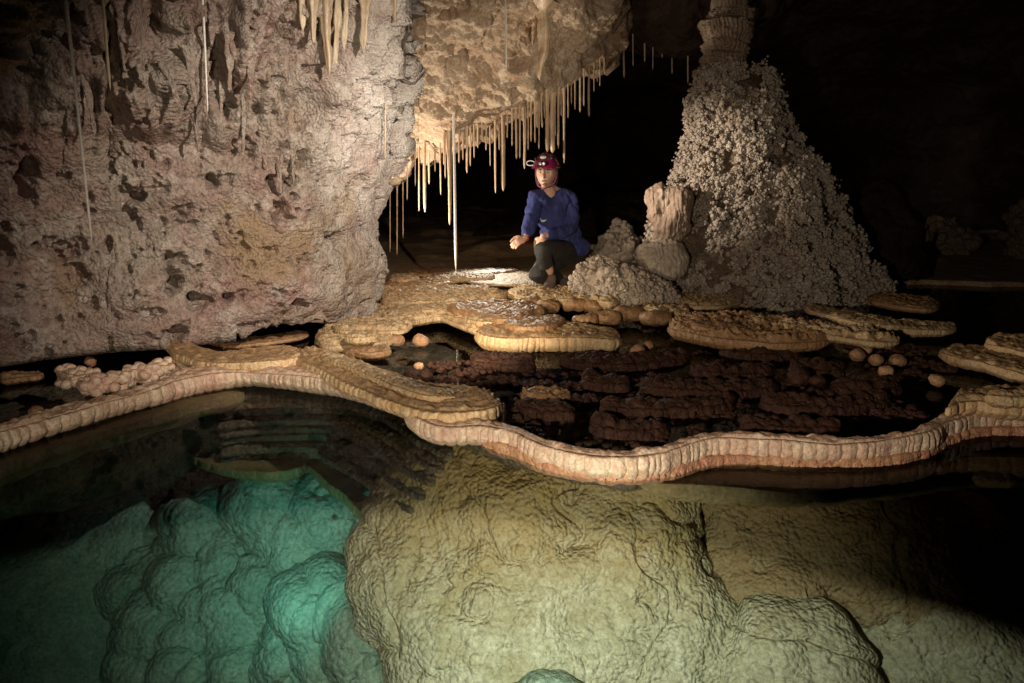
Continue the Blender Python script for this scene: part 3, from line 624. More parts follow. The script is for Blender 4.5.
shelf('drowned_ledge', [(302,463),(322,476),(344,494),(368,516),(380,530)], [(310,457),(330,469),(352,486),(377,507),(388,522)], 'slanting yellow green drowned edge running down beside the huge mound', 'olive', -0.46, 0.07, 0.08, 0.010, 0.5, 0.0, 0.0, 8, 'drowned ledge')
if 0: boulder('drowned_mound', [(306,464),(318,459),(345,486),(374,512),(376,524),(350,516),(322,492)], 3.0, 0.10, 'yellow green drowned ridge under the tongue shaped ledge', 'olive', 151, 220, 140, amp=0.4, lowf=0.2)
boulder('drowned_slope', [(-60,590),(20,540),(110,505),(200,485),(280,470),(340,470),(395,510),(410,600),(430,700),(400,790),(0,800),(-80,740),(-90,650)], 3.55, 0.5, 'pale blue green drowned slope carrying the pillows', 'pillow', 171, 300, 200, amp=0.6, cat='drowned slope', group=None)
PIL = [  # px, py, rx, ry, Y, rot, label
 (345,648,27,62,2.55,-14,'tall grey green pillow at the bottom beside the huge mound'),
 (388,655,26,56,2.42,-12,'narrow pillow wedged against the left flank of the huge mound'),
 (302,668,24,40,2.62,10,'smooth pillow at the bottom edge left of the tall grey green one'),
 (345,575,34,30,2.95,-10,'shaded dark topped pillow above the tall grey green one'),
 (318,545,30,26,3.05,0,'rounded pillow under the yellow green ridge'),
 (285,512,34,34,3.15,0,'highest pale green pillow below the terraced drowned wall'),
 (335,512,24,22,3.1,8,'small pale pillow at the right of the highest one'),
 (288,585,30,26,3.0,6,'bright pillow in the middle of the green slope'),
 (262,630,34,28,2.9,8,'plump bright pillow in the lower middle of the green slope'),
 (228,605,28,22,3.0,0,'turquoise pillow with dark crest at centre left of the green slope'),
 (214,640,30,22,2.9,12,'turquoise pillow below the dark crested one'),
 (255,676,36,24,2.7,0,'wide pale pillow cut by the bottom edge'),
 (205,678,26,20,2.75,6,'turquoise pillow cut by the bottom edge at the foot of the slope'),
 (195,585,26,20,3.1,-6,'faint turquoise pillow on the upper left slope'),
 (170,622,28,20,3.0,-4,'faint turquoise pillow on the lower left slope'),
 (245,560,28,24,3.15,0,'smooth green pillow between the upper ones'),
 (160,665,30,22,2.9,-8,'dim blue pillow farthest left near the bottom edge'),
 (215,530,28,24,3.25,0,'dim blue green pillow at the top left of the slope'),
 (150,585,26,18,3.2,0,'dim blue pillow at the left fringe of the slope')]
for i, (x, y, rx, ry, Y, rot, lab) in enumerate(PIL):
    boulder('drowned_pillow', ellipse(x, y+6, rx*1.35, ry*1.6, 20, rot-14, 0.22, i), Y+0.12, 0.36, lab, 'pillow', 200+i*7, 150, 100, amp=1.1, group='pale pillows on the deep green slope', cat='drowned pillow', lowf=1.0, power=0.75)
# knobs standing at the waterline
def knob(px, py, r, lab, mat='knob', seed=0, z=0.03, group='round knobs along the ledges', cat='cave knob', sq=0.85):
    wide = 1.75 if 290 < py < 325 and px > 500 else 1.1; sq = 0.42 if wide > 1.5 else sq
    c = G(px, py, z); rw = r*np.linalg.norm(c-O0)/FPX
    P, N, cw = blob_grid(ellipse(px, py, r*wide, r*sq*(0.75 if 7.5 < r < 9 else 1)*(1.3 if wide > 1.5 else 1), 16, -4+seed % 9, 0.14, seed), c[1], rw, 44, 30, 1.0)
    P = P+N*(0.30*rw*fbm(P/rw*0.9, 3, seed)+0.16*rw*bumps(P/rw*1.3, seed+1)+0.06*rw*bumps(P/rw*4, seed+2)-0.1*rw)[..., None]
    return close_blob('cave_knob', P, mat, lab, cat, group)
KN = [(396,341,8,'pale knob joined to the nose of the crusted cream ledge','knob'),(421,341,8.5,'lone cream ball beside the crusted cream ledge','knob'),
 (419,366,4,'little pale bead on the dark lump behind the tongue shaped ledge','knob'),(412,376,7,'dark brown lump behind the tongue shaped ledge','knob_red'),(426,376,6,'smaller dark lump behind the tongue shaped ledge','knob_red'),
 (386,292,7,'orange knob at the wall foot','knob'),(378,297,6,'lower orange knob at the wall foot','knob'),(397,295,6,'orange knob beside the wide glistening ledge','knob'),
 (638,352,7,'tan ball right of the straight scalloped ledge','knob'),(648,346,5,'small tan ball above the larger one by the straight ledge','knob'),
 (857,355,8,'yellowish ball leftmost under the lit crest','knob'),(866,350,6,'yellowish ball touching the lit crest','knob'),(876,360,6,'pink ball between its yellowish neighbours','knob'),(897,361,8,'round ball right of the pink one','knob'),(886,371,8,'olive ball lowest of the cluster under the lit crest','knob'),(889,345,5,'small pink ball behind the cluster','knob'),
 (936,380,7,'bright lone ball in front of the right hand dark pool','knob'),(953,363,3,'tiny bright bead by the ledge at the right edge','knob'),
 (36,411,6,'pale bead standing behind the pink rim at the left','knob'),(90,362,6,'brown ball behind the pink popcorn clump','knob'),
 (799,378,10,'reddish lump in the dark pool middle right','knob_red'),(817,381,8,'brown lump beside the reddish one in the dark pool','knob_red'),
 (560,297,9,'brown knob under the feet of the caver','knob'),(575,305,9,'brown knob lower under the caver','knob'),(592,306,8,'brown knob below the popcorn mound','knob'),(548,307,10,'rounded brown knob left of the lower one','knob'),
 (604,318,11,'flat brown lump below the popcorn mound','knob'),(628,314,12,'brown lump in front of the popcorn mound','knob'),(655,318,11,'brown lump right of the popcorn mound foot','knob'),(586,320,9,'brown lump above the straight scalloped ledge','knob'),(530,304,10,'domed brown knob beside the winding ledge','knob')]
for i, (x, y, r, lab, mt) in enumerate(KN):
    z = 0.075 if 290 < y < 325 else (0.10 if 'rim' in lab and 'on' in lab else 0.035)
    knob(x, y, r, lab, 'shelf_brown' if 290 < y < 325 and x > 500 else mt, 400+i*3, z)
# rows of dim drowned knobs in the dark upper pool
rs = np.random.RandomState(5)
def field():
    cen, rad = [], []
    for k in range(9000):
        px = rs.uniform(430, 960); py = rs.uniform(350, 438)
        row = 352+round((py-352)/13)*13+6*math.sin(px*0.021)+3*math.sin(px*0.06)
        py = row+rs.normal(0, 2.2)
        c = G(px, py, -0.01)
        if c[1] < yrim(c[0])+0.10 or (px < 515 and py > 385): continue
        d = vnoise(c[None]*4.5, 4)[0]
        if d < -0.25: continue
        cen.append(c+[0, 0, rs.uniform(-0.03, 0.004)+0.03*min(d, 0.5)]); rad.append(rs.uniform(0.008, 0.020))
    V, F = balls_data(cen, rad, 2, [(1.1, 1.0, 0.9)]*len(cen))
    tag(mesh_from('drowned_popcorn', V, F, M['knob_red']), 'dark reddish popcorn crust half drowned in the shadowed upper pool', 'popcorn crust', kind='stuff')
field()
# pink popcorn clump in the left inlet
def clump(name, pts, mat, label, cat='popcorn clump', z=0.03, group=None):
    cen, rad = [], []
    for (x, y, r) in pts:
        c = G(x, y, z); s = np.linalg.norm(c-O0)/FPX
        for q in range(16):
            cen.append(c+np.array([rs.normal(0, 0.45)*r*s, rs.uniform(-0.2, 1.3)*r*s, rs.uniform(-0.7, 0.6)*r*s])); rad.append(r*s*rs.uniform(0.32, 0.6))
    pc = spline([tuple(G(x, y, z)) for x, y, r in sorted(pts)], 60); cen = list(cen)+list(pc); rad = list(rad)+[0.022]*60
    V, F = balls_data(cen, rad, 2); org = V.mean(0); org[2] = V[:, 2].min()
    return tag(mesh_from(name, V, F, M[mat], origin=org), label, cat, group)
clump('popcorn_clump', [(62,374,8),(70,380,9),(80,378,9),(84,388,9),(96,386,10),(108,384,9),(118,381,9),(128,376,9),(140,376,9),(152,373,9),(164,370,9),(175,367,8),(183,366,7),(76,383,8),(90,382,9),(102,385,9),(113,382,9),(123,379,9),(134,376,9),(146,374,9),(158,371,9),(169,368,9)],
      'rim', 'pink knobbly popcorn clump lying in the dark inlet behind the left rim', z=0.035)
print('blobs done')

# ================================================================== POPCORN COATED MASSES
def coat(P, N, n, per, cr, br, seed, keep=None, ridge=2.2, thr=-0.16, clump=0.0):
    """clusters of small knobs grown on a surface grid"""
    r = np.random.RandomState(seed); nr, nc = P.shape[:2]
    du = np.linalg.norm(np.roll(P, -1, 1)-P, axis=-1); dv = np.linalg.norm(np.diff(P, axis=0, append=P[-1:]), axis=-1)
    A = (du*dv).ravel(); A = A/A.sum()
    idx = r.choice(len(A), n*4, p=A); p = P.reshape(-1, 3)[idx]; q = N.reshape(-1, 3)[idx]
    dens = fbm(p*np.array([ridge*1.4, ridge*1.4, ridge*0.6]), 3, seed)+0.25*r.uniform(-1, 1, len(p))
    order = dens > thr; p = p+q*(clump*np.clip((dens-thr)*3, 0, 1.4))[:, None]
    if keep is not None: order &= keep(p, q)
    p, q = p[order][:n], q[order][:n]
    cen, rad = [], []
    for a, b in zip(p, q):
        s = r.uniform(0.6, 1.2)
        off = r.normal(0, 1, (per, 3)); off /= np.linalg.norm(off, axis=1, keepdims=True)
        off = off*cr*s*r.uniform(0.2, 1, (per, 1)); off += b*np.abs(off @ b)[:, None]*0.7
        cen.append(a+off+b*cr*0.25); rad.append(br*np.clip(np.exp(r.normal(0, 0.45, per)), 0.35, 2.6)*s)
    return np.concatenate(cen), np.concatenate(rad)
def stalagmite():
    Yc = 5.85
    lv = [(312,652,856),(300,656,850),(270,664,838),(240,674,826),(200,690,806),(150,703,780),(120,707,768),(98,704,760),(85,709,752),(76,716,746),(70,722,740)]
    n1, n2 = 420, 340
    lvs = spline(lv, n2)
    th = np.linspace(0, 2*math.pi, n1, endpoint=False)[None]
    py, xl, xr = [lvs[:, i][:, None] for i in range(3)]
    cx = (xl+xr)/2; A = D(cx, py, Yc); rw = (xr-xl)/2*Yc/FPX/0.99
    P = np.stack([A[..., 0]+rw*np.cos(th), A[..., 1]-0.8*rw*np.sin(th), A[..., 2]+0*th], -1)
    N = normals(P, True); c = P.mean(1, keepdims=True); N = N*np.sign((N*(P-c)).sum())
    fall = np.clip(rw/0.5, 0.25, 1)
    a = 0.02+fall*(0.17*fbm(P*np.array([2.4,2.4,0.9]), 4, 80)+0.10*bumps(P*3.6, 81)+0.09*bumps(P*8, 82))+0.03*bumps(P*15, 83)-0.09*fall
    P = P+N*a[..., None]
    t = empty('stalagmite_column', (float(A[0,0,0]), Yc, 0.05))
    tag(t, 'tall cone of white cave popcorn topped by a ringed fluted column, right of the caver', 'stalagmite')
    mesh_from('flowstone_cone', P, grid_faces(n2, n1, wrap_u=True), M['popcorn_base'], parent=t)
    N = normals(P, True); N = N*np.sign((N*(P-c)).sum())
    cen, rad = coat(P[4:-12], N[4:-12], 12500, 12, 0.030, 0.0084, 3, ridge=5, thr=-0.12, clump=0.055)
    V, F = balls_data(cen, rad, 1)
    mesh_from('popcorn_coating', V, F, M['popcorn'], parent=t)
    # ringed, fluted shaft: tiers that flare upward
    def tier(name, y0, y1, x0, x1, w0, w1, seed, nf=34, cap=0.1):
        n = 70; q = np.linspace(0, 1, n)[:, None]; th = np.linspace(0, 2*math.pi, 220, endpoint=False)[None]
        A0 = D(x0, y0, Yc-0.02); A1 = D(x1, y1, Yc-0.02); A = A0+(A1-A0)*q
        prof = w0+(w1-w0)*q**0.8; prof = prof*np.sqrt(np.clip(1-(np.clip((q-0.86)/0.14, 0, 1)*0.95)**2, 0, 1))*np.sqrt(np.clip(1-(np.clip((0.12-q)/0.12, 0, 1)*0.7)**2, 0, 1))
        r = prof*Yc/FPX
        f = lobes(th*1.0/(2*math.pi)*nf+0*q+0.25*fbm(np.stack([th*5+0*q, q*3+0*th, 0*q+0*th], -1), 2, seed), 1.0, seed)
        A = A+0.02*fbm(np.stack([q[:, 0]*2, 0*q[:, 0]+seed*3.3, 0*q[:, 0]], -1), 2, 4)[:, None]*np.array([1, 0, 0])+np.array([0.012*math.sin(seed*2.1), 0, 0])
        r = r*(0.86+0.16*f+0.16*fbm(np.stack([np.cos(th)*3+0*q, np.sin(th)*3+0*q, q*5+0*th], -1), 3, seed))
        sag = 0.035*fbm(np.stack([np.cos(th)*1.5+0*q, np.sin(th)*1.5+0*q, 0*q+seed*5+0*th], -1), 3, 6)
        PP = np.stack([A[:, 0][:, None]+r*np.cos(th), A[:, 1][:, None]-r*np.sin(th), A[:, 2][:, None]+sag], -1)
        VV = PP.reshape(-1, 3); F = grid_faces(n, 220, wrap_u=True)
        mesh_from(name, VV, F, M['drape'], parent=t)
    tier('shaft', 104, -30, 716, 732, 16, 15, 1, 24)
    tier('fluted_ring', 90, 66, 722, 716, 18, 20, 2, 26); tier('fluted_ring', 68, 55, 722, 722, 19, 21, 3); tier('fluted_ring', 56, 44, 724, 723, 18, 22, 4)
    tier('fluted_ring', 45, 20, 728, 727, 19, 25, 5); tier('fluted_ring', 22, 10, 730, 730, 20, 20, 6); tier('fluted_ring', 10, -16, 731, 731, 12, 17, 7)
    tier('fluted_ring', 98, 66, 716, 712, 6, 13, 8, 16)
    # broken fluted stumps leaning on the left flank
    for nm, ol, Y, sd in (('side_stump', [(645,190),(655,184),(668,185),(688,190),(690,215),(684,242),(656,242),(653,225),(647,208)], 5.4, 9),
                      ('side_block', [(640,250),(650,243),(664,241),(680,248),(682,275),(668,284),(644,282),(639,268)], 5.3, 10)):
        PP, NN, cc = blob_grid(ol, Y, 0.12, 160, 110, 0.5)
        fl = lobes(PP[..., 0]*1.0+0.03*fbm(PP*np.array([5,5,9]), 2, 4), 0.035, sd)
        PP = PP+NN*(0.008*fl+0.06*fbm(PP*7, 3, sd)+0.010*bumps(PP*35, sd)-0.01)[..., None]
        mesh_from(nm, PP, grid_faces(110, 160, wrap_u=True), M['drape'] if nm == 'side_stump' else M['popcorn'], parent=t)
stalagmite()
def popmound(name, outline, Y, thick, n, per, cr, br, label, seed, cat='popcorn mound', mat='popcorn', group=None):
    P, N, c = blob_grid(outline, Y, thick, 200, 120, 0.8)
    P = P+N*(0.04*fbm(P*6, 3, seed)+0.04*bumps(P*9, seed+1)-0.03)[..., None]
    org = P.reshape(-1, 3).mean(0); org[2] = P[..., 2].min()
    t = empty(name, org); tag(t, label, cat, group)
    mesh_from('mound_core', P, grid_faces(120, 200, wrap_u=True), M[mat], parent=t)
    N = normals(P, True); N = N*np.sign((N*(P-c)).sum())
    cen, rad = coat(P[3:-3], N[3:-3], n, per, cr, br, seed, ridge=5)
    V, F = balls_data(cen, rad, 2)
    mesh_from('popcorn_coating', V, F, M[mat], parent=t)
    return t
popmound('popcorn_mound', [(576,296),(580,276),(588,266),(598,262),(612,268),(626,270),(645,280),(665,292),(682,304),(676,318),(640,318),(600,314),(584,308)], 5.1, 0.24, 1500, 12, 0.026, 0.0095,
         'low heap of white crystalline popcorn beside the kneeling caver', 21)
popmound('popcorn_mound', [(600,262),(603,246),(612,238),(620,229),(628,238),(636,244),(640,262),(620,270)], 7.4, 0.25, 130, 10, 0.04, 0.02, 'small dim popcorn mound in the background behind the caver', 22)
popmound('popcorn_mound', [(912,262),(918,238),(930,227),(948,226),(962,236),(970,255),(966,275),(930,280)], 8.6, 0.3, 90, 10, 0.06, 0.035, 'faint rounded popcorn boulder in the darkness at the right', 23, mat='popcorn_base')
popmound('popcorn_mound', [(1012,240),(1016,215),(1030,205),(1050,215),(1055,245),(1030,256)], 8.0, 0.3, 70, 10, 0.06, 0.035, 'faint popcorn boulder at the very right edge', 24, mat='popcorn_base')
# dark shoulder right of the stalagmite, low back ledge
def darkmass(name, ol, Y, th, lab, seed, mat='popcorn_base'):
    P, N, c = blob_grid(ol, Y, th, 260, 160, 0.8)
    P = P+N*(0.12*fbm(P*2.5, 4, seed)+0.05*bumps(P*6, seed+1)+0.02*bumps(P*17, seed+2)-0.03)[..., None]
    return close_blob(name, P, mat, lab, 'rock mass')
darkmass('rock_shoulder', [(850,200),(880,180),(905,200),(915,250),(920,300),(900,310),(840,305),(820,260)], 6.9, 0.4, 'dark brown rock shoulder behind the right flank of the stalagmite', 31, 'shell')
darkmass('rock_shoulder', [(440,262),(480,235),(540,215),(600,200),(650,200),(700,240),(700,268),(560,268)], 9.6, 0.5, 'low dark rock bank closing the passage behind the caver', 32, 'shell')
print('popcorn done')

# ================================================================== STALACTITES
from mathutils.bvhtree import BVHTree
def bvh(n):
    me = bpy.data.objects[n].data; off = bpy.data.objects[n].location
    v = np.empty(len(me.vertices)*3, np.float32); me.vertices.foreach_get('co', v); v = v.reshape(-1, 3)+np.array(off)
    f = np.empty(len(me.loops), np.int32); me.loops.foreach_get('vertex_index', f)
    return BVHTree.FromPolygons(v.tolist(), f.reshape(-1, 4).tolist())
TREES = [bvh('rock_wall'), bvh('overhang')]
def surf(px, py, default):
    d = Vector(ray(px, py)).normalized(); best = None
    for t in TREES:
        h = t.ray_cast(Vector(O0), d)
        if h[0] is not None and (best is None or h[0].y < best): best = h[0].y
    return best if best is not None else default
def tite(name, x0, y0, x1, y1, w0, w1, Y, mat, label, group=None, cat='stalactite', seed=0, up=14, rough=0.06):
    if Y < 5.5 and y0 > -19.5 and not (x1 < 120 and w0 < 3.5):
        dy = -6 if y0 < 0 else 0
        hits = [surf(x0, y0+dy+k, Y) for k in (0, 8, 16)]
        Y = min(min(hits)+0.012, Y+1.0)
        Y = min(Y, min(surf(x0+(x1-x0)*q, y0+(y1-y0)*q, 9)+0.01 for q in (0.3, 0.6, 0.9))); up = min(up, 8) if y0 > 0 else up
    r = np.random.RandomState(seed)
    A = D(x0, y0-up, Y); B = D(x1, y1, Y); n = 40; m = 14
    q = np.linspace(0, 1, n)
    P = A+(B-A)*q[:, None]
    rad = (w0+(w1-w0)*q**0.8)/2*Y/FPX
    rad = rad*(1+rough*4*fbm(np.stack([q*6, 0*q+seed, 0*q], -1), 3, seed)); rad[-3:] *= [0.9, 0.6, 0.15]
    rad = rad*(1+0.45*np.exp(-q*14)); P[:, 0] += 0.18*rad.max()*fbm(np.stack([q*2, 0*q+seed, 0*q+5], -1), 2, seed)
    th = np.linspace(0, 2*math.pi, m, endpoint=False)
    rr = rad[:, None]*(1+rough*2*np.cos(th*3+seed)[None])
    V = np.stack([P[:, 0][:, None]+rr*np.cos(th), P[:, 1][:, None]+rr*np.sin(th), P[:, 2][:, None]+0*th], -1)
    F = grid_faces(n, m, wrap_u=True)
    VV = V.reshape(-1, 3); cap = np.array([[n*m-m+i, n*m-m+(i+1) % m, n*m] for i in range(m)])
    VV = np.concatenate([VV, [P[-1]-[0, 0, 0.002]]])
    return tag(mesh_from(name, VV, [F, cap], M[mat], origin=P[0]), label, cat, group)
ST_ = [(397,210,397,255,2,1.6),(403,215,403,238,1.6,1.2),(390,232,390,252,1.6,1.2),(419,155,419,211,2.2,1.6),(424,152,425,212,3.6,3),(429,150,429,184,2.4,1.8),(435,146,435,172,2,1.4),(440,142,441,195,2.2,1.4),
 (449,132,450,225,7,3),(444,138,444,165,3,1.6),(459,136,459,163,2.4,1.8),(463,136,463,160,2,1.4),(467,134,467,173,3.4,2.4),(470.5,133,470.5,166,2,1.6),(478,130,478,148,3,1.6),(486,128,486,150,2.4,1.6),
 (495,128,495.5,193,2.6,2.2),(502.5,124,503.5,191,5.2,4.6),(512,117,512,146,2.2,1.6),(516,115,516.5,159,2.6,2),(520,113,520,158,2.6,1.8),(525,112,524.5,169,5,2.4),(531,108,531,142,2.4,1.8),(535,106,535,143,2.2,1.6),(539,104,539,149,2.2,1.6),
 (547,98,547.5,152,5.6,4.8),(552.5,94,553,153,7,6),(558.5,92,558.5,149,3,2.4),(564,90,564,163,3,2.4),(568,88,568,118,2.2,1.6),(575,84,575,110,2.2,1.8),(580,82,580,112,2.4,2),(584,80,584,106,2,1.5),(589,74,589,117,2.2,2.6),(594,70,594,92,1.8,1.4),(600,66,600,86,1.8,1.4),(541,100,542,128,3.4,2)]+[(x, 0, x+0.3, b, 1.7, 1.2) for x, b in ((407,200),(415,186),(445,178),(474,158),(482,142),(490,166),(499,150),(507,138),(528,150),(537,128),(544,118),(555,136),(561,116),(571,104),(597,82),(604,74))]
ordn = ['first','second','third','fourth','fifth','sixth','seventh','eighth','ninth','tenth','eleventh','twelfth','thirteenth','fourteenth','fifteenth','sixteenth','seventeenth','eighteenth','nineteenth','twentieth','twenty first','twenty second','twenty third','twenty fourth','twenty fifth','twenty sixth','twenty seventh','twenty eighth','twenty ninth','thirtieth','thirty first','thirty second','thirty third','thirty fourth','thirty fifth','thirty sixth','thirty seventh','thirty eighth']
_lo = lambda x: float(np.interp(x, [400,415,440,480,510,540,570,600,612], [168,150,142,128,118,102,88,70,52]))
ST_ = [(a, b if b else _lo(a), c, d, e*0.85, f*0.85) for a, b, c, d, e, f in ST_]
ordn = ordn+['thirty ninth','fortieth']+['forty '+w for w in 'first second third fourth fifth sixth seventh eighth ninth'.split()]+['fiftieth']+['fifty '+w for w in 'first second third fourth fifth sixth'.split()]
for k, s in enumerate(sorted(ST_)):
    big = 'thick' if s[4] > 4.5 else ('slender' if s[4] > 2.5 else 'hair thin'); ln = 'long' if s[3]-s[1] > 50 else 'short'
    tite('soda_straw', s[0], s[1], s[2], s[3], s[4], s[5], surf(s[0], s[1]-12, 5.55)+0.06 if s[0] > 406 else 6.0, 'straw', f'{ln} {big} golden straw, {ordn[k]} from the left in the fringe under the overhang', 'soda straws fringing the overhang', 'soda straw', seed=k, up=16 if s[0] > 406 else 75)
tite('soda_straw', 450, -20, 456, 272, 2.6, 2.6, 5.2, 'straw_white', 'very long thin white straw hanging in front of the passage almost to the ledges', None, 'soda straw', 50, up=60, rough=0.02)
tite('soda_straw', 58, -10, 92, 241, 3.2, 2.4, 2.55, 'straw_white', 'long thin pale straw hanging in front of the left end of the wall', None, 'soda straw', 51, up=60, rough=0.02)
tite('soda_straw', 97, -10, 110, 90, 3.4, 2.4, 2.75, 'tite', 'medium pale straw right of the long one at the left', None, 'soda straw', 52, up=60, rough=0.03)
tite('soda_straw', 199, -10, 208, 112, 2.8, 1.8, 2.9, 'straw_white', 'thin straw hanging in front of the dark fluted part of the wall', None, 'soda straw', 53, up=60, rough=0.03)
tite('soda_straw', 505.5, -10, 506, 71, 2.2, 2.0, 4.4, 'straw_white', 'short white straw at the top edge in front of the overhang', None, 'soda straw', 54, up=60, rough=0.02)
tite('soda_straw', 386, 100, 385, 158, 1.8, 1.2, 3.75, 'straw', 'tiny straw hanging at the right edge of the pale wall', None, 'soda straw', 55, up=20)
for k, (x0,y0,x1,y1,w0,w1,Y,mt,lab) in enumerate([
 (326,-5,328,76,18,3,3.15,'tite','longest cream stalactite at the top of the wall'),(312,-5,313,43,13,4,3.15,'tite','short cream stalactite left of the longest one'),(337,-5,335,72,11,3,3.2,'tite','slim cream stalactite just right of the longest one'),
 (303,-5,303,30,10,4,3.2,'tite','stubby cream stalactite leftmost of the cream cluster'),(346,-5,345,50,8,3,3.2,'tite','small stalactite between the slim and the broad cream ones'),(367,-8,363,54,20,3,3.2,'tite','broad cream stalactite at the right of the cream cluster'),(394,-10,395,22,9,3,3.5,'tite','little stalactite by the right edge of the wall top'),
 (543,10,541,80,17,2.5,4.75,'straw','golden cone shaped stalactite on the front of the overhang'),(535,20,534,45,8,2,4.8,'straw','small stub left of the golden cone on the overhang'),
 (188,55,196,106,10,3,3.0,'wall','grey blade stalactite in the middle of the wall'),(165,70,182,115,10,3,3.0,'wall','slanting grey blade left of the middle one'),(205,70,206,120,8,2,3.0,'wall','thin grey blade right of the middle one'),
 (192,115,198,150,8,2,2.95,'wall','lower grey spike under the grey blades'),(118,28,124,70,8,2,2.9,'wall','short grey spike on the upper left wall'),(84,80,94,135,7,2,2.85,'wall','leaning grey spike left of centre of the wall'),(228,40,230,92,9,3,3.05,'wall','dark grey spike right of the blades'),
 (250,60,251,108,8,2,3.1,'wall','dark spike hanging over the brown recess'),(264,135,265,170,9,3,3.2,'wall','squat fluted spike in the brown recess'),(280,150,281,195,10,3,3.25,'wall','purplish fluted drip in the recess'),(292,150,293,185,7,2,3.3,'wall','short drip right of the purplish one'),
 (243,95,243,152,5,2,3.1,'wall','thin grey drip above the ledge of the wall'),(222,85,221,125,5,2,3.05,'wall','thin grey drip left of its twin above the ledge')]):
    tite('stalactite', x0, y0, x1, y1, w0, w1, Y, mt, lab, 'stalactites on the wall and overhang', seed=60+k, up=34, rough=0.17)
# distant roof fringe right of the overhang
def farroof():
    P, N, c = blob_grid([(600,-70),(720,-90),(830,-80),(800,-20),(740,20),(700,40),(660,48),(630,40),(606,10)], 8.2, 0.7, 260, 160, 0.8)
    P = P+N*(0.16*fbm(P*2, 4, 3)+0.08*bumps(P*5, 4)+0.03*bumps(P*13, 5))[..., None]
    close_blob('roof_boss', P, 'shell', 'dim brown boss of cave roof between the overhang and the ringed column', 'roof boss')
    for k, (x, a, b, wd) in enumerate([(624,40,78,2),(633,42,66,1.6),(645,44,62,1.8),(653,44,70,1.4),(662,42,58,2),(672,38,74,1.6),(688,34,84,1.6),(697,30,52,1.6)]):
        tite('soda_straw', x, a, x, b, wd, wd*0.8, 8.0, 'drape', f'dim brown straw, {ordn[k]} from the left under the dim roof boss', 'dim straws under the roof boss', 'soda straw', seed=90+k, up=20)
farroof()
print('stalactites done')
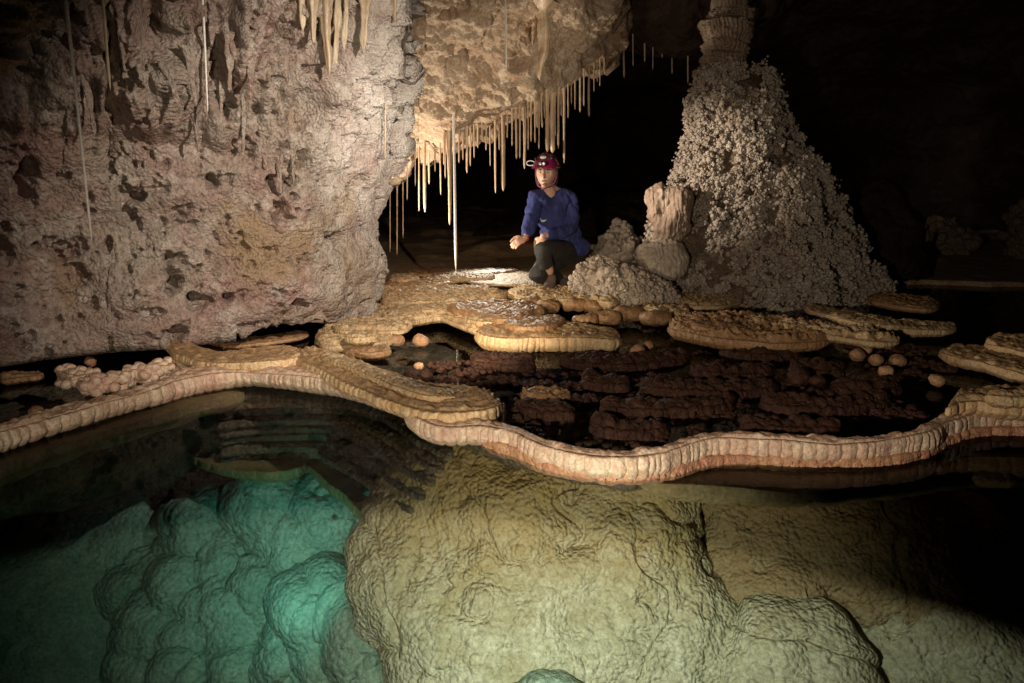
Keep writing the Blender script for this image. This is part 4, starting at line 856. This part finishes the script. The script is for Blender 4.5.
# ================================================================== PERSON
def person():
    YP = 5.55
    def J(px, py, dy): return Vector(D(px, py, YP+dy))
    m = YP/FPX
    org = np.array(J(555, 288, 0)); org[2] = 0.07
    skin = plain('skin', (0.62,0.38,0.27), 0.5, 0.1, 60, 0.08); shirt_m = plain('blue_knit_shirt', (0.026,0.036,0.15), 0.9, 0.5, 40, 0.35)
    trou_m = plain('black_trousers', (0.018,0.017,0.016), 0.8, 0.4, 120, 0.2); hel_m = plain('maroon_helmet_shell', (0.15,0.008,0.045), 0.25, 0.02, 20, 0.1, Coat_Weight=0.6)
    black = plain('black_rubber', (0.02,0.02,0.022), 0.5, 0.1); white = plain('white_plastic', (0.75,0.75,0.72), 0.3, 0.02); hair_m = plain('dark_brown_hair', (0.05,0.025,0.015), 0.6, 0.6, 300, 0.4)
    shoe_m = plain('brown_boot_leather', (0.12,0.085,0.07), 0.7, 0.4, 120, 0.3); red_m = plain('red_strap', (0.35,0.03,0.03), 0.6, 0.2); purple_m = plain('purple_strap', (0.22,0.05,0.16), 0.6, 0.2)
    lens = plain('lamp_lens', (0.8,0.8,0.8), 0.08, 0.0, Metallic=0.4); grey_m = plain('silver_print', (0.6,0.62,0.66), 0.5, 0.0)
    root = empty('person', org); tag(root, 'caver in maroon helmet, blue long sleeved shirt and black trousers kneeling on the ledges', 'person')
    def skin_mesh(verts, edges, radii, sub=2, rootv=0):
        me = bpy.data.meshes.new('tmp'); me.from_pydata([tuple(v) for v in verts], edges, []); o = bpy.data.objects.new('tmp', me); C.objects.link(o)
        md = o.modifiers.new('s', 'SKIN'); md.use_smooth_shade = True
        sv = me.skin_vertices[0].data if me.skin_vertices else None
        if sv is None:
            me.attributes  # ensure layer
            bpy.context.view_layer.objects.active = o; bpy.ops.mesh.customdata_skin_add(); sv = me.skin_vertices[0].data
        for i, r in enumerate(radii):
            sv[i].radius = (r, r) if not isinstance(r, tuple) else r; sv[i].use_root = (i == rootv)
        ss = o.modifiers.new('u', 'SUBSURF'); ss.levels = sub; ss.render_levels = sub
        dg = bpy.context.evaluated_depsgraph_get(); ev = o.evaluated_get(dg); em = bpy.data.meshes.new_from_object(ev)
        V = np.array([v.co[:] for v in em.vertices]); F = [list(p.vertices) for p in em.polygons]
        bpy.data.objects.remove(o); return V, F
    def build(name, parts, mat, parent, voxel=None, smooth=0, disp=0.0):
        V, F, off = [], [], 0
        for v, f in parts:
            V.append(v); F += [[i+off for i in g] for g in f]; off += len(v)
        V = np.concatenate(V); me = bpy.data.meshes.new(name); me.from_pydata(V.tolist(), [], F); o = bpy.data.objects.new(name, me); C.objects.link(o)
        if voxel:
            md = o.modifiers.new('r', 'REMESH'); md.mode = 'VOXEL'; md.voxel_size = voxel; md.use_smooth_shade = True
            if smooth: sm = o.modifiers.new('m', 'SMOOTH'); sm.iterations = smooth; sm.factor = 0.5
            dg = bpy.context.evaluated_depsgraph_get(); em = bpy.data.meshes.new_from_object(o.evaluated_get(dg))
        else: em = me.copy()
        bpy.data.objects.remove(o)
        n = len(em.vertices); co = np.empty(n*3, np.float32); em.vertices.foreach_get('co', co); co = co.reshape(-1, 3)
        if disp:
            nn = np.empty(n*3, np.float32); em.vertices.foreach_get('normal', nn); nn = nn.reshape(-1, 3)
            q = co.astype(float); co = co+nn*(disp*(fbm(q*np.array([16,16,9]), 3, 5)+0.8*np.abs(fbm(q*np.array([9,9,15]), 2, 8))))[:, None]
        co = co-parent_origin(parent); em.vertices.foreach_set('co', co.astype(np.float32).ravel())
        em.polygons.foreach_set('use_smooth', np.ones(len(em.polygons), bool)); em.update()
        em.materials.clear(); em.materials.append(mat); em.name = name
        o = bpy.data.objects.new(name, em); link(o, parent)
        return o
    def ell(c, r, n=3, rot=None, fn=None):
        V, F = ico(n); V = V.copy()
        if fn is not None: V = fn(V)
        V = V*np.array(r)
        if rot is not None: V = V @ np.array(rot).T
        return V+np.array(c), [list(f) for f in F]
    # joints
    pel = J(568,251,.10); wst = J(564,233,.07); chs = J(555,210,.03); nkb = J(551,194,.02); nk = J(548,187,.0)
    sL, sR = J(570.5,197.5,.06), J(536,197,-.02); eR, wR = J(530,226,-.09), J(525,238,-.20)
    eL, wL = J(571,231,-.10), J(543,236,-.27); hpL, hpR = J(574,254,.08), J(560,255,.04)
    k1, a1 = J(540,247,-.33), J(551,275,-.20); k2, a2 = J(534,277,-.26), J(566,279,.05)
    hc = J(546.5,174,-0.02)
    # head frame: looking a little to the left of the photographer
    f = (Vector((-0.35, 0, CAMZ+0.1))-hc); f.z *= 0.4; f.normalize(); f = (f+Vector((-0.18, 0, -0.05))).normalized()
    sd = f.cross(Vector((0, 0, 1))).normalized(); up = sd.cross(f).normalized()
    Rm = np.array([[sd[i], f[i], up[i]] for i in range(3)])     # local x side, y forward, z up
    def hl(x, y, z): return np.array(hc)+Rm @ np.array([x, y, z])
    def headfn(V):
        V = V.copy(); z = V[:, 2]
        jaw = sst(0.1, -1.0, z); V[:, 0] *= 1-0.34*jaw; V[:, 1] *= 1-0.14*jaw; V[:, 1] += 0.12*jaw
        fr = sst(0.2, 0.9, V[:, 1]); V[:, 1] -= 0.07*fr*np.exp(-((z-0.12)/0.16)**2)*(np.abs(V[:, 0]) > 0.12)*(np.abs(V[:, 0]) < 0.6)
        return V
    head = [ell(hc, (0.080, 0.096, 0.114), 4, Rm, headfn),
            ell(hl(0, 0.098, -0.012), (0.013, 0.018, 0.024), 2, Rm), ell(hl(0, 0.092, 0.012), (0.009, 0.012, 0.026), 2, Rm),
            ell(hl(0, 0.088, -0.085), (0.022, 0.018, 0.016), 2, Rm),
            ell(J(549.5,193.5,-.045), (.050,.034,.066), 3),
            ell(hl(0.076, -0.005, 0.0), (0.009, 0.018, 0.03), 2, Rm), ell(hl(-0.076, -0.005, 0.0), (0.009, 0.018, 0.03), 2, Rm)]
    def hand(w, d, palmn, curl=0.5, s=1.0):
        d = d.normalized(); sd2 = d.cross(palmn).normalized(); pn = sd2.cross(d).normalized()
        pc = w+d*0.045*s
        parts = [skin_mesh([w, w+d*0.03*s, w+d*0.075*s], [(0,1),(1,2)], [(.021*s,.021*s), (.036*s,.018*s), (.040*s,.015*s)])]
        parts = [ell(pc, (0.038*s, 0.046*s, 0.016*s), 3, np.array([[sd2[i], d[i], pn[i]] for i in range(3)])), skin_mesh([w-d*0.02, w, w+d*0.03*s], [(0,1),(1,2)], [.024*s, .023*s, .022*s])]
        for k, L in enumerate((0.066, 0.076, 0.071, 0.056)):
            b = w+d*0.074*s+sd2*(0.027-0.018*k)*s; dd = d.copy(); pts = [b-d*0.02*s, b]
            for q in range(3):
                dd = (dd*math.cos(curl)-pn*math.sin(curl)); pts.append(pts[-1]+dd*L*s*(0.45, 0.32, 0.25)[q])
                pn2 = sd2.cross(dd).normalized(); pn_, pn = pn, pn2
            pn = sd2.cross(d).normalized()
            parts.append(skin_mesh(pts, [(i, i+1) for i in range(4)], [.0085*s, .0085*s, .008*s, .0075*s, .0065*s]))
        t0 = w+d*0.02*s+sd2*0.028*s; parts.append(skin_mesh([t0, t0+(sd2*0.7+d*0.6)*0.03*s, t0+(sd2*0.5+d*1.0-pn*0.3)*0.056*s, t0+(sd2*0.35+d*1.2-pn*0.5)*0.07*s], [(0,1),(1,2),(2,3)], [.013*s,.011*s,.009*s,.007*s]))
        return parts
    V_ = [pel, wst, chs, nkb, nk, hc+up*-0.03, sL, eL, wL, sR, eR, wR, hpL, k1, a1, hpR, k2, a2]
    E_ = [(0,1),(1,2),(2,3),(3,4),(4,5),(3,6),(6,7),(7,8),(3,9),(9,10),(10,11),(0,12),(12,13),(13,14),(0,15),(15,16),(16,17)]
    R_ = [.115,.105,.12,.06,.05,.055,.05,.038,.024,.05,.038,.024,.09,.058,.036,.085,.055,.036]
    body = [skin_mesh(V_, E_, R_)]+head
    body += hand(wR, (Vector((-0.55, -0.4, -0.25))), Vector((0.2, -0.6, 0.8)), 0.45)
    body += hand(wL, (Vector((-0.40, -0.15, -0.95))), Vector((-0.6, -0.8, 0.1)), 0.22)
    build('body', body, skin, root, 0.0045, 3)
    # shirt: loose long sleeved, scooped neck
    lowL, lowR = J(575,250,.06), J(557,240,-.02)
    sh = [ell(J(570,247,.09), (.165,.15,.10), 3), ell(J(553,213,.02), (.138,.105,.15), 3), ell(J(560,233,.03), (.152,.125,.13), 3), skin_mesh([J(569,247,.09), wst, chs, J(550.5,194.5,.015), sL, eL, eL+(wL-eL)*0.92, sR, eR, eR+(wR-eR)*0.92], [(0,1),(1,2),(2,3),(3,4),(4,5),(5,6),(3,7),(7,8),(8,9)],
                    [(.165,.145),(.15,.13),(.145,.12),(.078,.07),.072,.058,.038,.072,.058,.038])]
    so = build('shirt', sh, shirt_m, root, 0.006, 3, 0.017)
    # a small silver print on the chest
    pc = np.array(J(543,221,-.16))
    Vp = []; Fp = []
    for k in range(9):
        q = k/8; x = (q-0.5)*0.055; z = 0.008-0.018*math.sin(q*math.pi)+0.012*(q < 0.2); hgt = 0.004+0.014*math.sin(q*math.pi)
        for (dz, dy) in ((0, 0), (hgt, 0), (0, 0.02), (hgt, 0.02)): Vp.append(pc+np.array([x, dy, z+dz]))
    for k in range(8):
        a, b = k*4, k*4+4; Fp += [(a, b, b+1, a+1), (a+2, a+3, b+3, b+2), (a+1, b+1, b+3, a+3), (a, a+2, b+2, b)]
    TR = None
    tb = BVHTree.FromPolygons([tuple(np.array(v.co)+org) for v in so.data.vertices], [tuple(p.vertices) for p in so.data.polygons])
    Vn = []
    for i, v in enumerate(Vp):
        dd = (Vector(v)-Vector(O0)).normalized(); h = tb.ray_cast(Vector(O0), dd)
        base = h[0] if h[0] is not None else Vector(v)
        Vn.append(tuple(base+dd*(-0.003 if i % 4 < 2 else 0.004)))
    pme = mesh_from('shirt_print', Vn, np.array(Fp), grey_m, origin=org, parent=so)
    pme.location = (0, 0, 0)
    tr = [skin_mesh([J(567,252,.12), hpL, k1, k1+(a1-k1)*0.78], [(0,1),(1,2),(2,3)], [(.15,.13), .112, .080, .055]),
          skin_mesh([J(567,252,.11), hpR, k2, k2+(a2-k2)*0.85], [(0,1),(1,2),(2,3)], [(.14,.12), .108, .080, .055]), ell(J(568,253,.11), (.155,.15,.10), 3)]
    build('trousers', tr, trou_m, root, 0.006, 3, 0.007)
    def shoe(a, toe, nm):
        a = Vector(a); toe = Vector(toe); z0 = 0.085; a2_ = Vector((a.x, a.y, z0+0.045)); d = (toe-a); d.z = 0; d.normalize()
        hl_ = a2_-d*0.05; t = a2_+d*0.15
        o = build('boot', [skin_mesh([Vector((a.x, a.y, a.z+0.02)), a2_, hl_, a2_+d*0.08+Vector((0,0,-0.01)), t+Vector((0,0,-0.018))], [(0,1),(1,2),(1,3),(3,4)], [.045,.048,.038,.043,.030], 2, 1)], shoe_m, root, 0.006, 2)
        sV, sF = ell((hl_+t)/2+Vector((0,0,-0.045)), (0.135, 0.045, 0.014), 3, np.array([[d.x, -d.y, 0], [d.y, d.x, 0], [0, 0, 1]]))
        build('sole', [(sV, sF)], black, o).location = -Vector(parent_origin(None)) if False else (0, 0, 0)
        return o
    for o_, (aa, tt) in zip('ab', ((a1, J(541,285,-.36)), (J(566,279,-.05), J(560,285,-.25)))):
        b = shoe(aa, tt, o_)
        for ch in b.children:
            for v in ch.data.vertices: v.co -= Vector(org)
    # face
    for sgn in (-1, 1):
        e = mesh_from('eye', *[np.array(q) for q in ell(hl(sgn*0.030, 0.081, 0.014), (0.012, 0.008, 0.007), 2, Rm)], white, origin=org, parent=root)
        i_ = mesh_from('eye_iris', *[np.array(q) for q in ell(hl(sgn*0.030, 0.088, 0.014), (0.0055, 0.003, 0.0055), 2, Rm)], black, origin=org, parent=root)
        b_ = mesh_from('eyebrow', *[np.array(q) for q in ell(hl(sgn*0.031, 0.088, 0.032), (0.017, 0.006, 0.0035), 2, Rm)], hair_m, origin=org, parent=root)
        for o in (e, i_, b_): o.location = (0, 0, 0)
    mo = mesh_from('mouth', *[np.array(q) for q in ell(hl(0, 0.089, -0.052), (0.021, 0.007, 0.006), 2, Rm)], plain('lips', (0.42,0.14,0.12), 0.4, 0.0), origin=org, parent=root); mo.location = (0, 0, 0)
    ha = [ell(hl(0, -0.045, 0.0), (0.082, 0.070, 0.095), 3, Rm), ell(hl(-0.062, -0.03, -0.03), (0.022, 0.035, 0.07), 3, Rm), ell(hl(0.062, -0.03, -0.03), (0.022, 0.035, 0.07), 3, Rm), ell(hl(-0.03, -0.09, -0.11), (0.03, 0.028, 0.06), 3, Rm)]
    build('hair', ha, hair_m, root, 0.005, 1, 0.004)
    # helmet shell with brim, ridges, lamp
    def helm(V):
        V = V.copy(); low = V[:, 2] < 0; V[low, 2] *= 0.16
        fr = np.exp(-((V[:, 2])/0.10)**2); V[:, :2] *= (1+0.10*fr)[:, None]; V[:, 1] += 0.12*fr*np.clip(V[:, 1], 0, 1)
        V[:, 2] += 0.035*np.exp(-(V[:, 0]/0.16)**2)*(V[:, 2] > 0.3)
        return V
    he = build('helmet', [ell(hl(0, -0.006, 0.048), (0.108, 0.132, 0.118), 4, Rm, helm)], hel_m, root)
    def part(nm, c, r, mt, par=he, n=3):
        v, fcs = ell(c, r, n, Rm); o = mesh_from(nm, v, np.array(fcs), mt, origin=org, parent=root); o.parent = par; o.location = (0, 0, 0); return o
    part('lamp_housing', hl(0, 0.128, 0.082), (0.034, 0.020, 0.022), black); part('lamp_lens', hl(0.014, 0.146, 0.080), (0.012, 0.006, 0.012), lens); part('lamp_lens', hl(-0.014, 0.146, 0.080), (0.012, 0.006, 0.012), lens)
    part('helmet_label', hl(0, 0.103, 0.128), (0.026, 0.010, 0.012), white)
    for sgn in (-1, 1): part('vent', hl(sgn*0.062, 0.088, 0.118), (0.012, 0.012, 0.014), black)
    # wire clip on the side of the helmet
    def tube(nm, pts, r, mt, par):
        P = spline([tuple(p) for p in pts], 50); T = np.gradient(P, axis=0); T /= np.linalg.norm(T, axis=1, keepdims=True)
        A = np.cross(T, [0.3, 0.2, 1.0]); A /= np.linalg.norm(A, axis=1, keepdims=True); B = np.cross(T, A); th = np.linspace(0, 2*math.pi, 8, endpoint=False)
        V = P[:, None]+r*(np.cos(th)[None, :, None]*A[:, None]+np.sin(th)[None, :, None]*B[:, None])
        o = mesh_from(nm, V, grid_faces(50, 8, wrap_u=True), mt, origin=org, parent=root); o.parent = par; o.location = (0, 0, 0)
    sdn = 1 if hl(1, 0, 0)[0] < hl(-1, 0, 0)[0] else -1
    tube('wire_clip', [hl(sdn*(0.11+0.032*math.cos(a)+0.006), 0.05, 0.085+0.018*math.sin(a)) for a in np.linspace(0, 6.28, 12)], 0.004, white, he)
    for sgn in (-1, 1): tube('chin_strap', [hl(sgn*0.088, 0.0, 0.05), hl(sgn*0.082, 0.012, -0.03), hl(sgn*0.058, 0.045, -0.085), hl(0, 0.075, -0.108)], 0.005, purple_m, he)
    tube('wrist_band', [np.array(wR)+0.027*np.array([math.cos(a), math.sin(a)*0.6, math.sin(a)*0.8]) for a in np.linspace(0, 6.28, 12)], 0.007, red_m, root)
person()

for o in bpy.data.objects:
    for k in ('_ox', '_oy', '_oz'):
        if k in o: del o[k]
